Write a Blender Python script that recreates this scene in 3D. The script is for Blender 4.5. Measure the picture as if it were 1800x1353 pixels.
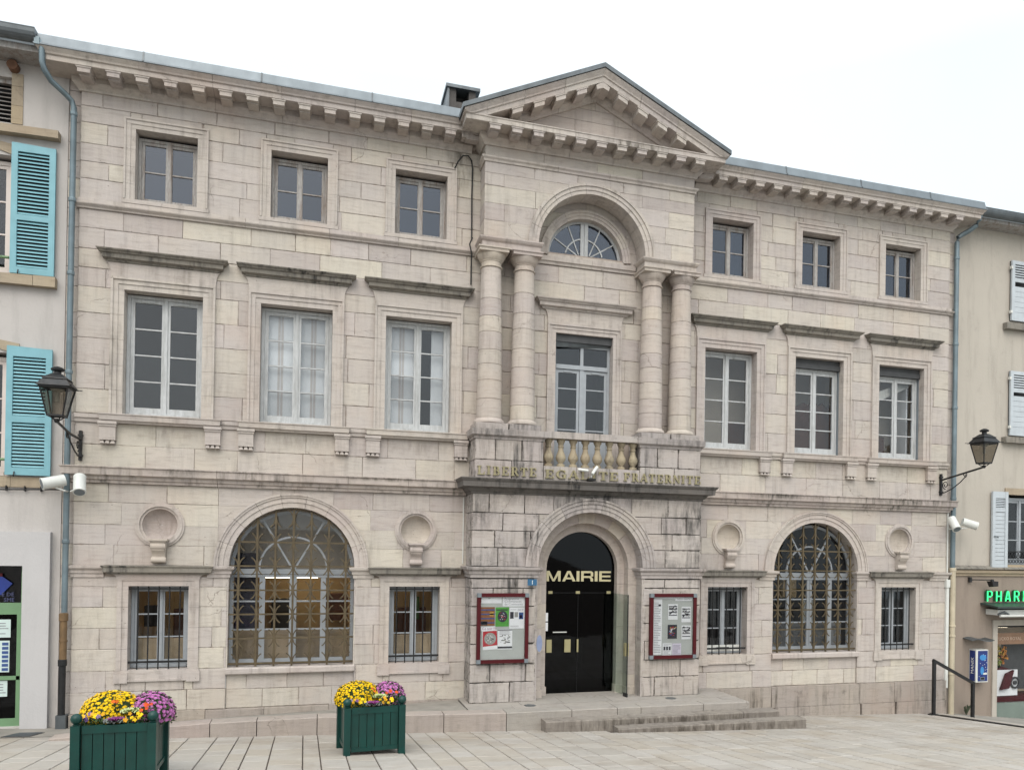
import bpy, bmesh, math, random
from mathutils import Vector, Matrix
R = random.Random(7)
for o in list(bpy.data.objects):
    bpy.data.objects.remove(o)
SC = bpy.context.scene
COL = SC.collection
PI = math.pi
# ------------------------------------------------------------------ camera, sky, sun, exposure
cam = bpy.data.cameras.new('camera')
co = bpy.data.objects.new('camera', cam); COL.objects.link(co)
_r = Vector((0.95640456, -0.29159025, 0.01629243)); _u = Vector((-0.01692384, 0.00035686, 0.99985672))
_f = Vector((0.29155428, 0.95654326, 0.00459353))
m3 = Matrix((_r, _u, -_f)).transposed()
co.matrix_world = Matrix.Translation((-4.6743854, -14.22159848, 2.76571545)) @ m3.to_4x4()
cam.sensor_width = 36.0; cam.sensor_fit = 'HORIZONTAL'
cam.lens = 1392.32 / 1800 * 36
cam.shift_x = -(991.65 - 900) / 1800
cam.shift_y = (957.24 - 676.5) / 1800
cam.clip_start = 0.1; cam.clip_end = 500
SC.camera = co
W = bpy.data.worlds.new("World"); SC.world = W; W.use_nodes = True
nt = W.node_tree; nt.nodes.clear()
wo = nt.nodes.new('ShaderNodeOutputWorld'); bg = nt.nodes.new('ShaderNodeBackground'); bg2 = nt.nodes.new('ShaderNodeBackground')
add = nt.nodes.new('ShaderNodeAddShader')
sky = nt.nodes.new('ShaderNodeTexSky'); sky.sky_type = 'NISHITA'; sky.sun_disc = False
sky.sun_elevation = math.radians(48); sky.sun_rotation = math.radians(200); sky.dust_density = 6.0; sky.air_density = 1.0
bg.inputs['Strength'].default_value = 0.05
nt.links.new(sky.outputs[0], bg.inputs['Color'])
# overcast cloud layer: bright and even, brighter overhead (CIE overcast)
tc = nt.nodes.new('ShaderNodeTexCoord'); sx = nt.nodes.new('ShaderNodeSeparateXYZ'); mr = nt.nodes.new('ShaderNodeMapRange')
nt.links.new(tc.outputs['Generated'], sx.inputs[0]); nt.links.new(sx.outputs['Z'], mr.inputs['Value'])
mr.inputs['From Min'].default_value = 0.5; mr.inputs['From Max'].default_value = 1.0
mr.inputs['To Min'].default_value = 0.77; mr.inputs['To Max'].default_value = 1.9
cn = nt.nodes.new('ShaderNodeTexNoise'); cn.inputs['Scale'].default_value = 2.2; cn.inputs['Detail'].default_value = 5
nt.links.new(tc.outputs['Generated'], cn.inputs['Vector']); cr_ = nt.nodes.new('ShaderNodeValToRGB'); nt.links.new(cn.outputs['Fac'], cr_.inputs[0])
cr_.color_ramp.elements[0].position = .3; cr_.color_ramp.elements[0].color = (.845,.94,.965,1); cr_.color_ramp.elements[1].position = .7; cr_.color_ramp.elements[1].color = (.945,1.0,1.0,1)
nt.links.new(cr_.outputs[0], bg2.inputs['Color'])
nt.links.new(mr.outputs[0], bg2.inputs['Strength'])
nt.links.new(bg.outputs[0], add.inputs[0]); nt.links.new(bg2.outputs[0], add.inputs[1]); nt.links.new(add.outputs[0], wo.inputs['Surface'])
sun = bpy.data.lights.new('sun', 'SUN'); sun.energy = 0.9; sun.angle = math.radians(50); sun.color = (1.0, 0.98, 0.955)
so = bpy.data.objects.new('sun', sun); COL.objects.link(so)
so.rotation_euler = Vector((0.25, 0.62, -0.75)).to_track_quat('-Z', 'Y').to_euler()
SC.view_settings.view_transform = 'Standard'; SC.view_settings.look = 'None'
SC.view_settings.exposure = 0.42; SC.view_settings.gamma = 1.0; SC.view_settings.use_curve_mapping = False
SC.render.engine = 'CYCLES'
SC.cycles.max_bounces = 8; SC.cycles.transparent_max_bounces = 12

# ------------------------------------------------------------------ mesh helpers
class MB:
    def __init__(s): s.v = []; s.f = []; s.t = []; s.tone = 0.0; s.e = {}
    def _add(s, vs, fs):
        b = len(s.v); s.v += [tuple(p) for p in vs]; s.t += [s.tone] * len(vs)
        s.f += [tuple(b + i for i in f) for f in fs]; return s
    def box(s, x0, x1, y0, y1, z0, z1):
        return s._add([(x0,y0,z0),(x1,y0,z0),(x1,y1,z0),(x0,y1,z0),(x0,y0,z1),(x1,y0,z1),(x1,y1,z1),(x0,y1,z1)],
                      [(0,3,2,1),(4,5,6,7),(0,1,5,4),(1,2,6,5),(2,3,7,6),(3,0,4,7)])
    def hexa(s, p):   # 8 points: bottom ring 0-3, top ring 4-7
        return s._add(p, [(0,3,2,1),(4,5,6,7),(0,1,5,4),(1,2,6,5),(2,3,7,6),(3,0,4,7)])
    def quad(s, a, b, c, d): return s._add([a,b,c,d], [(0,1,2,3)])
    def prism(s, poly, a0, a1, axis='y'):
        n = len(poly)
        if axis == 'y': F = lambda p, a: (p[0], a, p[1])
        elif axis == 'x': F = lambda p, a: (a, p[0], p[1])
        else: F = lambda p, a: (p[0], p[1], a)
        return s._add([F(p, a0) for p in poly] + [F(p, a1) for p in poly],
                      [tuple(range(n)), tuple(range(2*n-1, n-1, -1))] + [(i, i+n, (i+1) % n + n, (i+1) % n) for i in range(n)])
    def lathe(s, prof, c, n=16, a0=0.0, a1=2*PI):
        cx, cy = c; full = abs(a1 - a0 - 2*PI) < 1e-6; m = n if full else n + 1
        vs = []
        for r, z in prof:
            for i in range(m):
                a = a0 + (a1 - a0) * i / n; vs.append((cx + r*math.cos(a), cy + r*math.sin(a), z))
        fs = []
        for k in range(len(prof) - 1):
            for i in range(n):
                j = (i+1) % m if full else i+1
                fs.append((k*m+i, k*m+j, (k+1)*m+j, (k+1)*m+i))
        if full:
            fs.append(tuple(range(m-1, -1, -1))); fs.append(tuple(range((len(prof)-1)*m, len(prof)*m)))
        return s._add(vs, fs)
    def tube(s, pts, r, n=8, r1=None):
        pts = [Vector(p) for p in pts]; vs = []; N = len(pts)
        for i, p in enumerate(pts):
            t = (pts[min(i+1, N-1)] - pts[max(i-1, 0)]).normalized()
            a = Vector((0,0,1)) if abs(t.z) < .9 else Vector((1,0,0))
            u = t.cross(a).normalized(); w = t.cross(u); rr = r if r1 is None else r + (r1-r)*i/(N-1)
            for k in range(n):
                g = 2*PI*(k+.5)/n; vs.append(p + u*rr*math.cos(g) + w*rr*math.sin(g))
        fs = [(i*n+k, i*n+(k+1) % n, (i+1)*n+(k+1) % n, (i+1)*n+k) for i in range(N-1) for k in range(n)]
        fs += [tuple(range(n-1, -1, -1)), tuple(range((N-1)*n, N*n))]
        return s._add(vs, fs)
    def arcring(s, cx, cz, r0, r1, a0, a1, n, y0, y1):
        P0 = []; P1 = []
        for i in range(n+1):
            a = a0 + (a1-a0)*i/n; c, d = math.cos(a), math.sin(a)
            P0.append((cx+r0*c, cz+r0*d)); P1.append((cx+r1*c, cz+r1*d))
        vs = []
        for i in range(n+1):
            vs += [(P0[i][0], y0, P0[i][1]), (P1[i][0], y0, P1[i][1]), (P1[i][0], y1, P1[i][1]), (P0[i][0], y1, P0[i][1])]
        fs = []
        for i in range(n):
            b = 4*i
            for k in range(4): fs.append((b+k, b+(k+1) % 4, b+4+(k+1) % 4, b+4+k))
        if abs(a1-a0-2*PI) > 1e-6: fs += [(3,2,1,0), (4*n, 4*n+1, 4*n+2, 4*n+3)]
        return s._add(vs, fs)
    def sweep(s, prof, path):
        pts = [Vector((p[0], p[1])) for p in path]; N = len(pts); rows = []
        for i in range(N):
            ns = []
            if i > 0: d = (pts[i]-pts[i-1]).normalized(); ns.append(Vector((d.y, -d.x)))
            if i < N-1: d = (pts[i+1]-pts[i]).normalized(); ns.append(Vector((d.y, -d.x)))
            if len(ns) == 2:
                b = (ns[0]+ns[1]); b = b / max(b.dot(ns[0]), .2)
            else: b = ns[0]
            rows.append([(pts[i].x + b.x*o, pts[i].y + b.y*o, z) for o, z in prof])
        m = len(prof)
        vs = [p for r in rows for p in r]
        fs = [(i*m+k, (i+1)*m+k, (i+1)*m+(k+1) % m, i*m+(k+1) % m) for i in range(N-1) for k in range(m)]
        fs += [tuple(range(m)), tuple(range(N*m-1, (N-1)*m-1, -1))]
        return s._add(vs, fs)
    def obox(s, a, b, w, h, up=(0,0,1)):
        a = Vector(a); b = Vector(b); t = (b-a).normalized(); up = Vector(up)
        u = t.cross(up)
        if u.length < 1e-4: u = t.cross(Vector((1,0,0)))
        u.normalize(); v = u.cross(t); P = []
        for p in (a, b):
            P += [p-u*w/2-v*h/2, p+u*w/2-v*h/2, p+u*w/2+v*h/2, p-u*w/2+v*h/2]
        return s._add(P, [(3,2,1,0),(4,5,6,7),(0,1,5,4),(1,2,6,5),(2,3,7,6),(3,0,4,7)])
    def mesh(s, name, mat, smooth=False, org=(0,0,0)):
        me = bpy.data.meshes.new(name)
        o = org
        me.from_pydata([(p[0]-o[0], p[1]-o[1], p[2]-o[2]) for p in s.v], [], s.f)
        bm = bmesh.new(); bm.from_mesh(me); bmesh.ops.recalc_face_normals(bm, faces=bm.faces); bm.to_mesh(me); bm.free()
        if any(s.t):
            at = me.attributes.new('tone', 'FLOAT', 'POINT'); at.data.foreach_set('value', s.t)
        if s.e:
            at = me.attributes.new('edge', 'FLOAT', 'POINT'); at.data.foreach_set('value', [s.e.get(i, 0.0) for i in range(len(s.v))])
        me.materials.append(mat)
        if smooth:
            me.polygons.foreach_set('use_smooth', [True]*len(me.polygons))
            try: me.set_sharp_from_angle(angle=math.radians(40))
            except Exception: pass
        me.update(); return me
    def build(s, name, mat, parent=None, smooth=False, kind=None, label=None, org=None):
        """org = world position used as the object's origin"""
        base = Vector(parent_world(parent)) if parent else Vector((0,0,0))
        og = Vector(org) if org is not None else base
        ob = bpy.data.objects.new(name, s.mesh(name, mat, smooth, og)); COL.objects.link(ob)
        if parent: ob.parent = parent
        ob.location = og - base; ob['_w'] = tuple(og)
        if kind: ob['kind'] = kind
        if label: ob['label'] = label
        return ob
def parent_world(o):
    return tuple(o['_w']) if '_w' in o else (0, 0, 0)
def put(mesh, name, parent, w, rot=None, scale=None):
    ob = bpy.data.objects.new(name, mesh); COL.objects.link(ob)
    base = Vector(parent_world(parent)) if parent else Vector((0,0,0))
    if parent: ob.parent = parent
    ob.location = Vector(w) - base; ob['_w'] = tuple(w)
    if rot: ob.rotation_euler = rot
    if scale: ob.scale = scale
    return ob
def thing(name, label, cat, loc=(0,0,0), group=None, rotz=0):
    o = bpy.data.objects.new(name, None); COL.objects.link(o); o.location = loc; o['_w'] = tuple(loc)
    o['label'] = label; o['category'] = cat; o.empty_display_size = .2
    if group: o['group'] = group
    if rotz: o.rotation_euler = (0, 0, rotz)
    return o
def tag(o, label, cat, group=None):
    o['label'] = label; o['category'] = cat
    if group: o['group'] = group
    return o
def rr(a, b): return R.uniform(a, b)

# ------------------------------------------------------------------ materials
class NT:
    def __init__(s, name):
        s.m = bpy.data.materials.new(name); s.m.use_nodes = True; s.n = s.m.node_tree; s.n.nodes.clear()
        s.out = s.n.nodes.new('ShaderNodeOutputMaterial'); s.pos = None
    def nd(s, t, **k):
        x = s.n.nodes.new(t)
        for a, b in k.items(): setattr(x, a, b)
        return x
    def ln(s, a, b): s.n.links.new(a, b)
    def val(s, sock, v):
        if hasattr(v, 'is_output'): s.ln(v, sock)
        else: sock.default_value = v
    def math(s, op, a, b=0.0, c=None, clamp=False):
        x = s.nd('ShaderNodeMath', operation=op, use_clamp=clamp); s.val(x.inputs[0], a); s.val(x.inputs[1], b)
        if c is not None: s.val(x.inputs[2], c)
        return x.outputs[0]
    def mix(s, fac, a, b, mode='MIX'):
        x = s.nd('ShaderNodeMix', data_type='RGBA', blend_type=mode); s.val(x.inputs[0], fac)
        for i, v in ((6, a), (7, b)):
            if hasattr(v, 'is_output'): s.ln(v, x.inputs[i])
            else: x.inputs[i].default_value = tuple(v) + (1,) if len(v) == 3 else v
        return x.outputs[2]
    def position(s):
        if s.pos is None: s.pos = s.nd('ShaderNodeNewGeometry').outputs['Position']
        return s.pos
    def vscale(s, vec, sc):
        x = s.nd('ShaderNodeVectorMath', operation='MULTIPLY'); s.ln(vec, x.inputs[0]); x.inputs[1].default_value = sc; return x.outputs[0]
    def noise(s, vec, scale, detail=5, rough=.55, dist=0.0):
        x = s.nd('ShaderNodeTexNoise'); s.ln(vec, x.inputs['Vector']); x.inputs['Scale'].default_value = scale
        x.inputs['Detail'].default_value = detail; x.inputs['Roughness'].default_value = rough; x.inputs['Distortion'].default_value = dist
        return x.outputs['Fac']
    def ramp(s, fac, stops, interp='LINEAR'):
        x = s.nd('ShaderNodeValToRGB'); s.ln(fac, x.inputs[0]); cr = x.color_ramp; cr.interpolation = interp
        while len(cr.elements) < len(stops): cr.elements.new(.5)
        for e, (p, c) in zip(cr.elements, stops):
            e.position = p; e.color = tuple(c) + (1,) if len(c) == 3 else c
        return x.outputs[0]
    def mr(s, v, a, b, c=0.0, d=1.0):
        x = s.nd('ShaderNodeMapRange'); s.val(x.inputs[0], v)
        for i, q in enumerate((a, b, c, d)): x.inputs[i+1].default_value = q
        return x.outputs[0]
    def tone(s):
        return s.nd('ShaderNodeAttribute', attribute_name='tone').outputs['Fac']
    def bsdf(s, col, rough=.6, metal=0.0, bump=None, bstr=.3, bdist=.01, spec=.5, coat=0.0):
        b = s.nd('ShaderNodeBsdfPrincipled')
        if hasattr(col, 'is_output'): s.ln(col, b.inputs['Base Color'])
        else: b.inputs['Base Color'].default_value = tuple(col) + (1,)
        s.val(b.inputs['Roughness'], rough); s.val(b.inputs['Metallic'], metal)
        b.inputs['Specular IOR Level'].default_value = spec; b.inputs['Coat Weight'].default_value = coat
        if bump is not None:
            bu = s.nd('ShaderNodeBump'); bu.inputs['Strength'].default_value = bstr; bu.inputs['Distance'].default_value = bdist
            s.ln(bump, bu.inputs['Height']); s.ln(bu.outputs[0], b.inputs['Normal'])
        s.ln(b.outputs[0], s.out.inputs['Surface']); return s.m
    def spot(s, c, rad):
        """soft ellipsoid mask round a world point: a stain with its own place"""
        a = s.nd('ShaderNodeVectorMath', operation='SUBTRACT'); s.ln(s.position(), a.inputs[0]); a.inputs[1].default_value = c
        d = s.nd('ShaderNodeVectorMath', operation='DIVIDE'); s.ln(a.outputs[0], d.inputs[0]); d.inputs[1].default_value = rad
        l = s.nd('ShaderNodeVectorMath', operation='LENGTH'); s.ln(d.outputs[0], l.inputs[0])
        return s.mr(l.outputs['Value'], .2, 1.0, 1.0, 0.0)

def stone_mat(name, cols, dirt=.25, dcol=(.12,.105,.09), streak=.5, spots=(), warm=0.12, rough=.88, ecol=(.31,.255,.215), eamt=.55):
    t = NT(name); P = t.position(); tone = t.tone()
    rnd = t.nd('ShaderNodeObjectInfo').outputs['Random']
    tn = t.math('FRACT', t.math('ADD', tone, t.math('MULTIPLY', rnd, 0.35)))
    off = t.nd('ShaderNodeVectorMath', operation='ADD'); t.ln(P, off.inputs[0])
    cmb = t.nd('ShaderNodeCombineXYZ'); k = t.math('MULTIPLY', tone, 41.0)
    for i in range(3): t.ln(k, cmb.inputs[i])
    t.ln(cmb.outputs[0], off.inputs[1]); V = off.outputs[0]
    n = len(cols)
    base = t.ramp(tn, [(i/(n-1), c) for i, c in enumerate(cols)])
    big = t.noise(V, 2.2, 4, .6); bed = t.noise(t.vscale(V, (1.2, 1.2, 9.0)), 2.6, 6, .65, .4)
    grain = t.noise(P, 70, 3, .7); patch = t.noise(P, .75, 4, .6)
    col = t.mix(t.mr(big, .40, .72, 0, .55), base, t.mix(1.0, base, (1.14,1.12,1.05), 'MULTIPLY'))
    col = t.mix(t.mr(bed, .50, .74, 0, .62), col, t.mix(1.0, base, (.66,.63,.61), 'MULTIPLY'))
    col = t.mix(t.mr(patch, .5, .75, 0, min(1, warm*4)), col, t.mix(1.0, base, (.96,.83,.76), 'MULTIPLY'))
    col = t.mix(t.mr(grain, .3, .75, 0, .35), col, t.mix(1.0, base, (.6,.56,.53), 'MULTIPLY'))
    # worn arrises and mortar smeared along the joints; a few hair cracks
    ed = t.nd('ShaderNodeAttribute', attribute_name='edge').outputs['Fac']; ne = t.noise(P, 8.0, 5, .68)
    em = t.math('MULTIPLY', t.mr(t.math('ADD', ed, t.math('MULTIPLY', t.math('SUBTRACT', ne, .5), 2.6)), .98, 1.35), t.math('GREATER_THAN', ed, .02))
    col = t.mix(t.math('MULTIPLY', em, eamt), col, ecol)
    wv = t.nd('ShaderNodeVectorMath', operation='ADD'); t.ln(P, wv.inputs[0]); nv = t.nd('ShaderNodeTexNoise'); t.ln(P, nv.inputs['Vector']); nv.inputs['Scale'].default_value = 2.5; nv.inputs['Detail'].default_value = 5
    t.ln(t.vscale(nv.outputs['Color'], (.5,.5,.5)), wv.inputs[1]); vc = t.nd('ShaderNodeTexVoronoi', feature='DISTANCE_TO_EDGE'); t.ln(wv.outputs[0], vc.inputs['Vector']); vc.inputs['Scale'].default_value = .85
    ck = t.math('MULTIPLY', t.mr(vc.outputs['Distance'], .0, .006, 1, 0), t.mr(t.noise(P, .9, 3), .55, .63))
    col = t.mix(t.math('MULTIPLY', ck, .6), col, (.13,.105,.085))
    # weathering: streaks run down, blotches, black specks
    sk = t.noise(t.vscale(P, (7.0, 7.0, .55)), 1.6, 5, .62); bl = t.noise(P, 1.35, 5, .68)
    g = t.math('MULTIPLY', t.mr(sk, .46, .70), t.mr(bl, .40, .68))
    g2 = t.mr(t.noise(P, 3.4, 6, .72), .58, .74)
    d = t.math('ADD', t.math('MULTIPLY', g, dirt*(.6+streak)), t.math('MULTIPLY', g2, dirt*.75), clamp=True)
    if spots:
        sn = t.mr(t.noise(t.vscale(P, (3.4,3.4,.8)), 3.2, 8, .66), .36, .62)
        for c, rad, amt in spots:
            d = t.math('MAXIMUM', d, t.math('MULTIPLY', t.math('MULTIPLY', t.spot(c, rad), amt), sn))
    col = t.mix(d, col, dcol)
    vor = t.nd('ShaderNodeTexVoronoi'); t.ln(P, vor.inputs['Vector']); vor.inputs['Scale'].default_value = 7.0
    pit = t.mr(vor.outputs['Distance'], .03, .07, 1.0, 0.0)
    pit = t.math('MULTIPLY', pit, t.mr(t.noise(P, 1.1, 2), .5, .6))
    col = t.mix(t.math('MULTIPLY', pit, .75), col, (.07,.06,.05))
    h = t.math('ADD', t.math('MULTIPLY', grain, .35), t.math('MULTIPLY', bed, .8))
    h = t.math('SUBTRACT', h, t.math('ADD', t.math('MULTIPLY', pit, .9), t.math('MULTIPLY', t.math('ADD', em, ck), .7)))
    return t.bsdf(col, rough, 0, h, .45, .012, .25)
CREAM = [(.482,.445,.392), (.445,.403,.385), (.52,.482,.428), (.415,.375,.358), (.475,.437,.408), (.45,.41,.386), (.53,.495,.43), (.436,.402,.370), (.492,.45,.43)]
GREY = [(.388,.356,.343), (.45,.414,.385), (.35,.322,.312), (.418,.38,.364), (.41,.378,.342), (.375,.344,.332)]
M = {}
DRIP = [((sx_*X,-.02,4.52),(.85,.5,.22),.42) for sx_ in (-1,1) for X in (7.205,5.155,3.097)]
M['stone'] = stone_mat('limestone', CREAM, .38, spots=[((-2.42,-.1,9.72),(.30,.6,.75),1.0), ((2.4,0,9.9),(.3,.4,.3),.5), ((-8.2,0,1.0),(.5,.5,1.6),.25), ((2.6,0,2.3),(.5,.4,.5),.5)] + DRIP)
M['trim'] = stone_mat('dressed_limestone', [(.472,.432,.396), (.448,.406,.386), (.49,.452,.412), (.456,.415,.39)], .50, streak=.8, warm=.14,
    spots=[((.7,-.83,10.1),(.95,.3,.12),1.0), ((-2.42,-.4,10.05),(.22,.4,.3),.9), ((-2.0,-.8,10.1),(.2,.2,.08),.6), ((4.2,-.15,3.9),(1.1,.3,.1),.8), ((7.4,-.15,3.88),(1.6,.3,.14),.9), ((-6.9,-.15,3.9),(.5,.3,.12),.6)])
M['ledge'] = stone_mat('lichened_limestone', [(.23,.215,.19), (.20,.187,.165), (.25,.23,.20)], 1.0, (.045,.043,.04), 1.0, warm=.0)
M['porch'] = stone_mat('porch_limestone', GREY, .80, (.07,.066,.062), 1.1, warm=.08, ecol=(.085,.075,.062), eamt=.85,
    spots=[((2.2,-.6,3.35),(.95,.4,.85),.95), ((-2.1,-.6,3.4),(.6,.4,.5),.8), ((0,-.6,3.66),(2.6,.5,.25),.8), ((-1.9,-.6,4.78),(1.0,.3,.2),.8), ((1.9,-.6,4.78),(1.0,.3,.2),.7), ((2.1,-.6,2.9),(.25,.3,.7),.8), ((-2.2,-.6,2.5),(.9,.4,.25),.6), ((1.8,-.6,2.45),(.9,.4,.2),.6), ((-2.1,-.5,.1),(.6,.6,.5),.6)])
M['belt'] = stone_mat('mossy_belt_limestone', [(.45,.40,.365), (.42,.372,.35), (.47,.42,.378)], .9, (.09,.082,.07), 1.0, warm=.1, spots=[((4.2,-.15,3.9),(1.1,.3,.1),1.0), ((7.4,-.15,3.88),(1.6,.3,.14),1.0), ((-6.9,-.15,3.9),(.5,.3,.12),.8), ((-3.6,-.15,3.92),(1.3,.3,.06),.8)])
M['sooty'] = stone_mat('sooty_limestone', [(.115,.108,.102), (.14,.13,.122), (.10,.095,.09)], .9, (.025,.025,.025), 1.0, warm=.0, ecol=(.03,.03,.03))
M['plinth'] = stone_mat('plinth_limestone', [(.35,.312,.275), (.32,.285,.26), (.37,.325,.28)], .7, (.10,.088,.072), .9)
M['baluster'] = stone_mat('ochre_limestone', [(.33,.28,.20), (.37,.325,.24), (.29,.25,.175)], .85, (.07,.058,.045), .8)
M['column'] = stone_mat('column_limestone', [(.475,.432,.382), (.445,.396,.368), (.52,.472,.41), (.43,.382,.36), (.495,.448,.41)], .45, warm=.10)
M['kerb'] = stone_mat('kerb_limestone', [(.33,.28,.26), (.35,.305,.275), (.31,.275,.25)], .35, (.07,.06,.055), .4, warm=.0)
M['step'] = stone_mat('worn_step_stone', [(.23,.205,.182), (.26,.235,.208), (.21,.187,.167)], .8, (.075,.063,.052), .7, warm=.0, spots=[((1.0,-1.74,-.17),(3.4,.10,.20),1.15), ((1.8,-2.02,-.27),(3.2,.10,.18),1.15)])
M['landing'] = stone_mat('landing_stone', [(.30,.28,.255), (.32,.295,.27)], .3, (.10,.092,.08), .3, warm=.0)
M['beige'] = stone_mat('ochre_sandstone', [(.38,.31,.215), (.35,.295,.225), (.40,.34,.25)], .4, (.12,.10,.08), .5)

def flat_mat(name, col, rough=.6, metal=0.0, var=.15, sc=6.0, dirt=0.0, dcol=(.1,.09,.08), bstr=.15, spec=.5, coat=0.0, gsc=60, stretch=(1,1,1)):
    t = NT(name); P = t.position()
    a = t.noise(t.vscale(P, stretch), sc, 6, .6); g = t.noise(P, gsc, 3, .6)
    c2 = tuple(x*(1-var*1.6) for x in col)
    c = t.mix(t.mr(a, .3, .72), tuple(min(1, x*(1+var*.5)) for x in col), c2)
    if dirt:
        k = t.math('MULTIPLY', t.mr(t.noise(t.vscale(P, (5,5,.6)), 2.0, 7, .65), .47, .72), dirt)
        c = t.mix(k, c, dcol)
    return t.bsdf(c, t.mr(a, .2, .8, rough-.06, rough+.08), metal, g, bstr, .004, spec, coat)
M['mortar'] = flat_mat('lime_mortar', (.34,.285,.245), .95, sc=4)
M['mortar_dark'] = flat_mat('old_dark_mortar', (.07,.062,.055), .95, sc=4)
M['zinc'] = flat_mat('zinc_sheet', (.19,.22,.242), .5, .35, .14, 3.0, .25, (.17,.19,.21), .05, stretch=(1,1,.4))
M['blind_grey'] = flat_mat('dark_grey_blind_box', (.06,.062,.065), .6, .2, .15, 6)
M['zinc_dark'] = flat_mat('dark_zinc', (.13,.145,.155), .45, .6, .2, 3.0, .3, (.05,.055,.06))
M['pipe'] = flat_mat('painted_zinc_pipe', (.16,.21,.235), .42, .35, .2, 3.0, .25, (.09,.10,.10))
M['pipe_brown'] = flat_mat('brown_cast_iron', (.17,.105,.05), .5, .2, .3, 5, .5, (.05,.04,.03))
M['pipe_cream'] = flat_mat('cream_pipe_paint', (.47,.41,.30), .55, 0, .12, 4, .25, (.2,.17,.13))
M['white_wood'] = flat_mat('worn_white_paint', (.46,.475,.48), .5, 0, .12, 9, .50, (.17,.165,.15), .2, stretch=(4,4,1))
M['blue_wood'] = flat_mat('bluish_white_paint', (.31,.335,.36), .45, 0, .08, 8, .15, (.3,.3,.3))
M['grey_wood'] = flat_mat('peeling_grey_wood', (.36,.345,.33), .75, 0, .25, 14, .8, (.15,.095,.065), .5, stretch=(6,6,1))
M['panel_white'] = flat_mat('interior_white_panel', (.82,.82,.82), .5, 0, .05, 3)
M['panel_pink'] = flat_mat('interior_pinkish_strip', (.60,.54,.50), .5, 0, .05, 3)
M['curtain'] = flat_mat('cream_blind_cloth', (.66,.64,.58), .9, 0, .08, 4)
M['dark_metal'] = flat_mat('black_iron', (.022,.023,.025), .45, .4, .3, 12, .2, (.06,.045,.035))
M['grille'] = flat_mat('bronze_brown_iron', (.115,.088,.05), .5, .4, .25, 9, .4, (.05,.04,.03))
M['green_paint'] = flat_mat('dark_green_gloss_paint', (.0028,.040,.033), .38, 0, .2, 5, .25, (.02,.045,.038), bstr=.06, spec=.35)
M['red_frame'] = flat_mat('dark_red_lacquer', (.06,.003,.006), .5, 0, .1, 5, bstr=.03, spec=.25)
M['board_grey'] = flat_mat('pale_felt_board', (.40,.42,.40), .8, 0, .05, 4)
M['gold'] = flat_mat('gilt_letter', (.33,.29,.165), .5, .2, .25, 18, .5, (.16,.14,.09))
M['sign_gold'] = flat_mat('pale_gold_film', (.55,.50,.31), .4, .2, .05, 6)
M['brass'] = flat_mat('brass_plate', (.40,.36,.20), .4, .5, .08, 9)
M['blue_enamel'] = flat_mat('blue_enamel', (.03,.11,.21), .3, 0, .06, 8)
M['white_enamel'] = flat_mat('white_enamel', (.78,.78,.76), .4, 0, .04, 8)
M['cyan_shutter'] = flat_mat('turquoise_paint', (.175,.375,.43), .5, 0, .08, 5, .1, (.12,.25,.28))
M['grey_shutter'] = flat_mat('pale_grey_blue_paint', (.44,.48,.51), .55, 0, .07, 5, .2, (.3,.31,.32))
M['white_cast'] = flat_mat('off_white_metal', (.60,.61,.58), .45, 0, .06, 6)
M['green_frame'] = flat_mat('sage_green_aluminium', (.15,.27,.145), .45, .1, .08, 4)
M['concrete'] = flat_mat('pavement_concrete', (.255,.235,.205), .92, 0, .18, 2.2, .25, (.12,.11,.09), .5)
M['groove'] = flat_mat('paving_joint', (.085,.066,.053), .95, 0, .2, 6)
M['street'] = flat_mat('street_concrete', (.27,.255,.23), .9, 0, .14, 1.6, .2, (.14,.13,.11), .4)
M['wood_beam'] = flat_mat('weathered_brown_timber', (.16,.08,.045), .8, 0, .3, 9)
M['chimney'] = flat_mat('grey_render', (.085,.077,.072), .9, 0, .2, 5, .4, (.07,.06,.055))
M['black'] = flat_mat('matt_black', (.012,.012,.013), .7, 0, .1, 5)
M['paper'] = flat_mat('white_paper', (.70,.71,.73), .8, 0, .03, 9)
M['paper_lilac'] = flat_mat('lilac_paper', (.58,.53,.64), .8, 0, .03, 9)
M['ink'] = flat_mat('black_ink', (.03,.03,.035), .7, 0, .2, 30)
M['ink_grey'] = flat_mat('grey_ink', (.22,.22,.24), .7, 0, .2, 30)
M['soil'] = flat_mat('potting_soil', (.035,.025,.018), .95, 0, .3, 30, bstr=.8)
M['room_dark'] = flat_mat('dim_room_wall', (.06,.064,.075), .9, 0, .1, 1.2)
M['room_warm'] = flat_mat('ochre_room_wall', (.50,.37,.20), .85, 0, .1, 1.0)
M['room_beige'] = flat_mat('beige_room_wall', (.66,.58,.48), .85, 0, .1, 1.0)
M['room_brown'] = flat_mat('brown_panelled_wall', (.13,.05,.026), .6, 0, .2, 3)
M['vestibule'] = flat_mat('dark_vestibule', (.012,.012,.013), .8, 0, .1, 2)
def render_mat(name, col, dirt=.25):
    t = NT(name); P = t.position()
    a = t.noise(P, .8, 6, .6); b = t.noise(t.vscale(P, (4,4,.5)), 1.3, 7, .65); g = t.noise(P, 22, 6, .65); f = t.noise(P, 3.2, 8, .7)
    c = t.mix(t.mr(a, .35, .7, 0, .6), col, tuple(x*.86 for x in col))
    c = t.mix(t.math('MULTIPLY', t.mr(b, .5, .75), dirt), c, tuple(x*.55 for x in col))
    c = t.mix(t.math('MULTIPLY', t.mr(f, .58, .75), dirt*.8), c, tuple(x*.62 for x in col))
    return t.bsdf(c, .92, 0, g, .35, .012, .2)
M['render_white'] = render_mat('white_lime_render', (.47,.445,.425), .4)
M['render_band'] = render_mat('smooth_white_render', (.46,.45,.45), .12)
M['render_cream'] = render_mat('grey_cream_render', (.43,.395,.345), .45)
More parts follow.
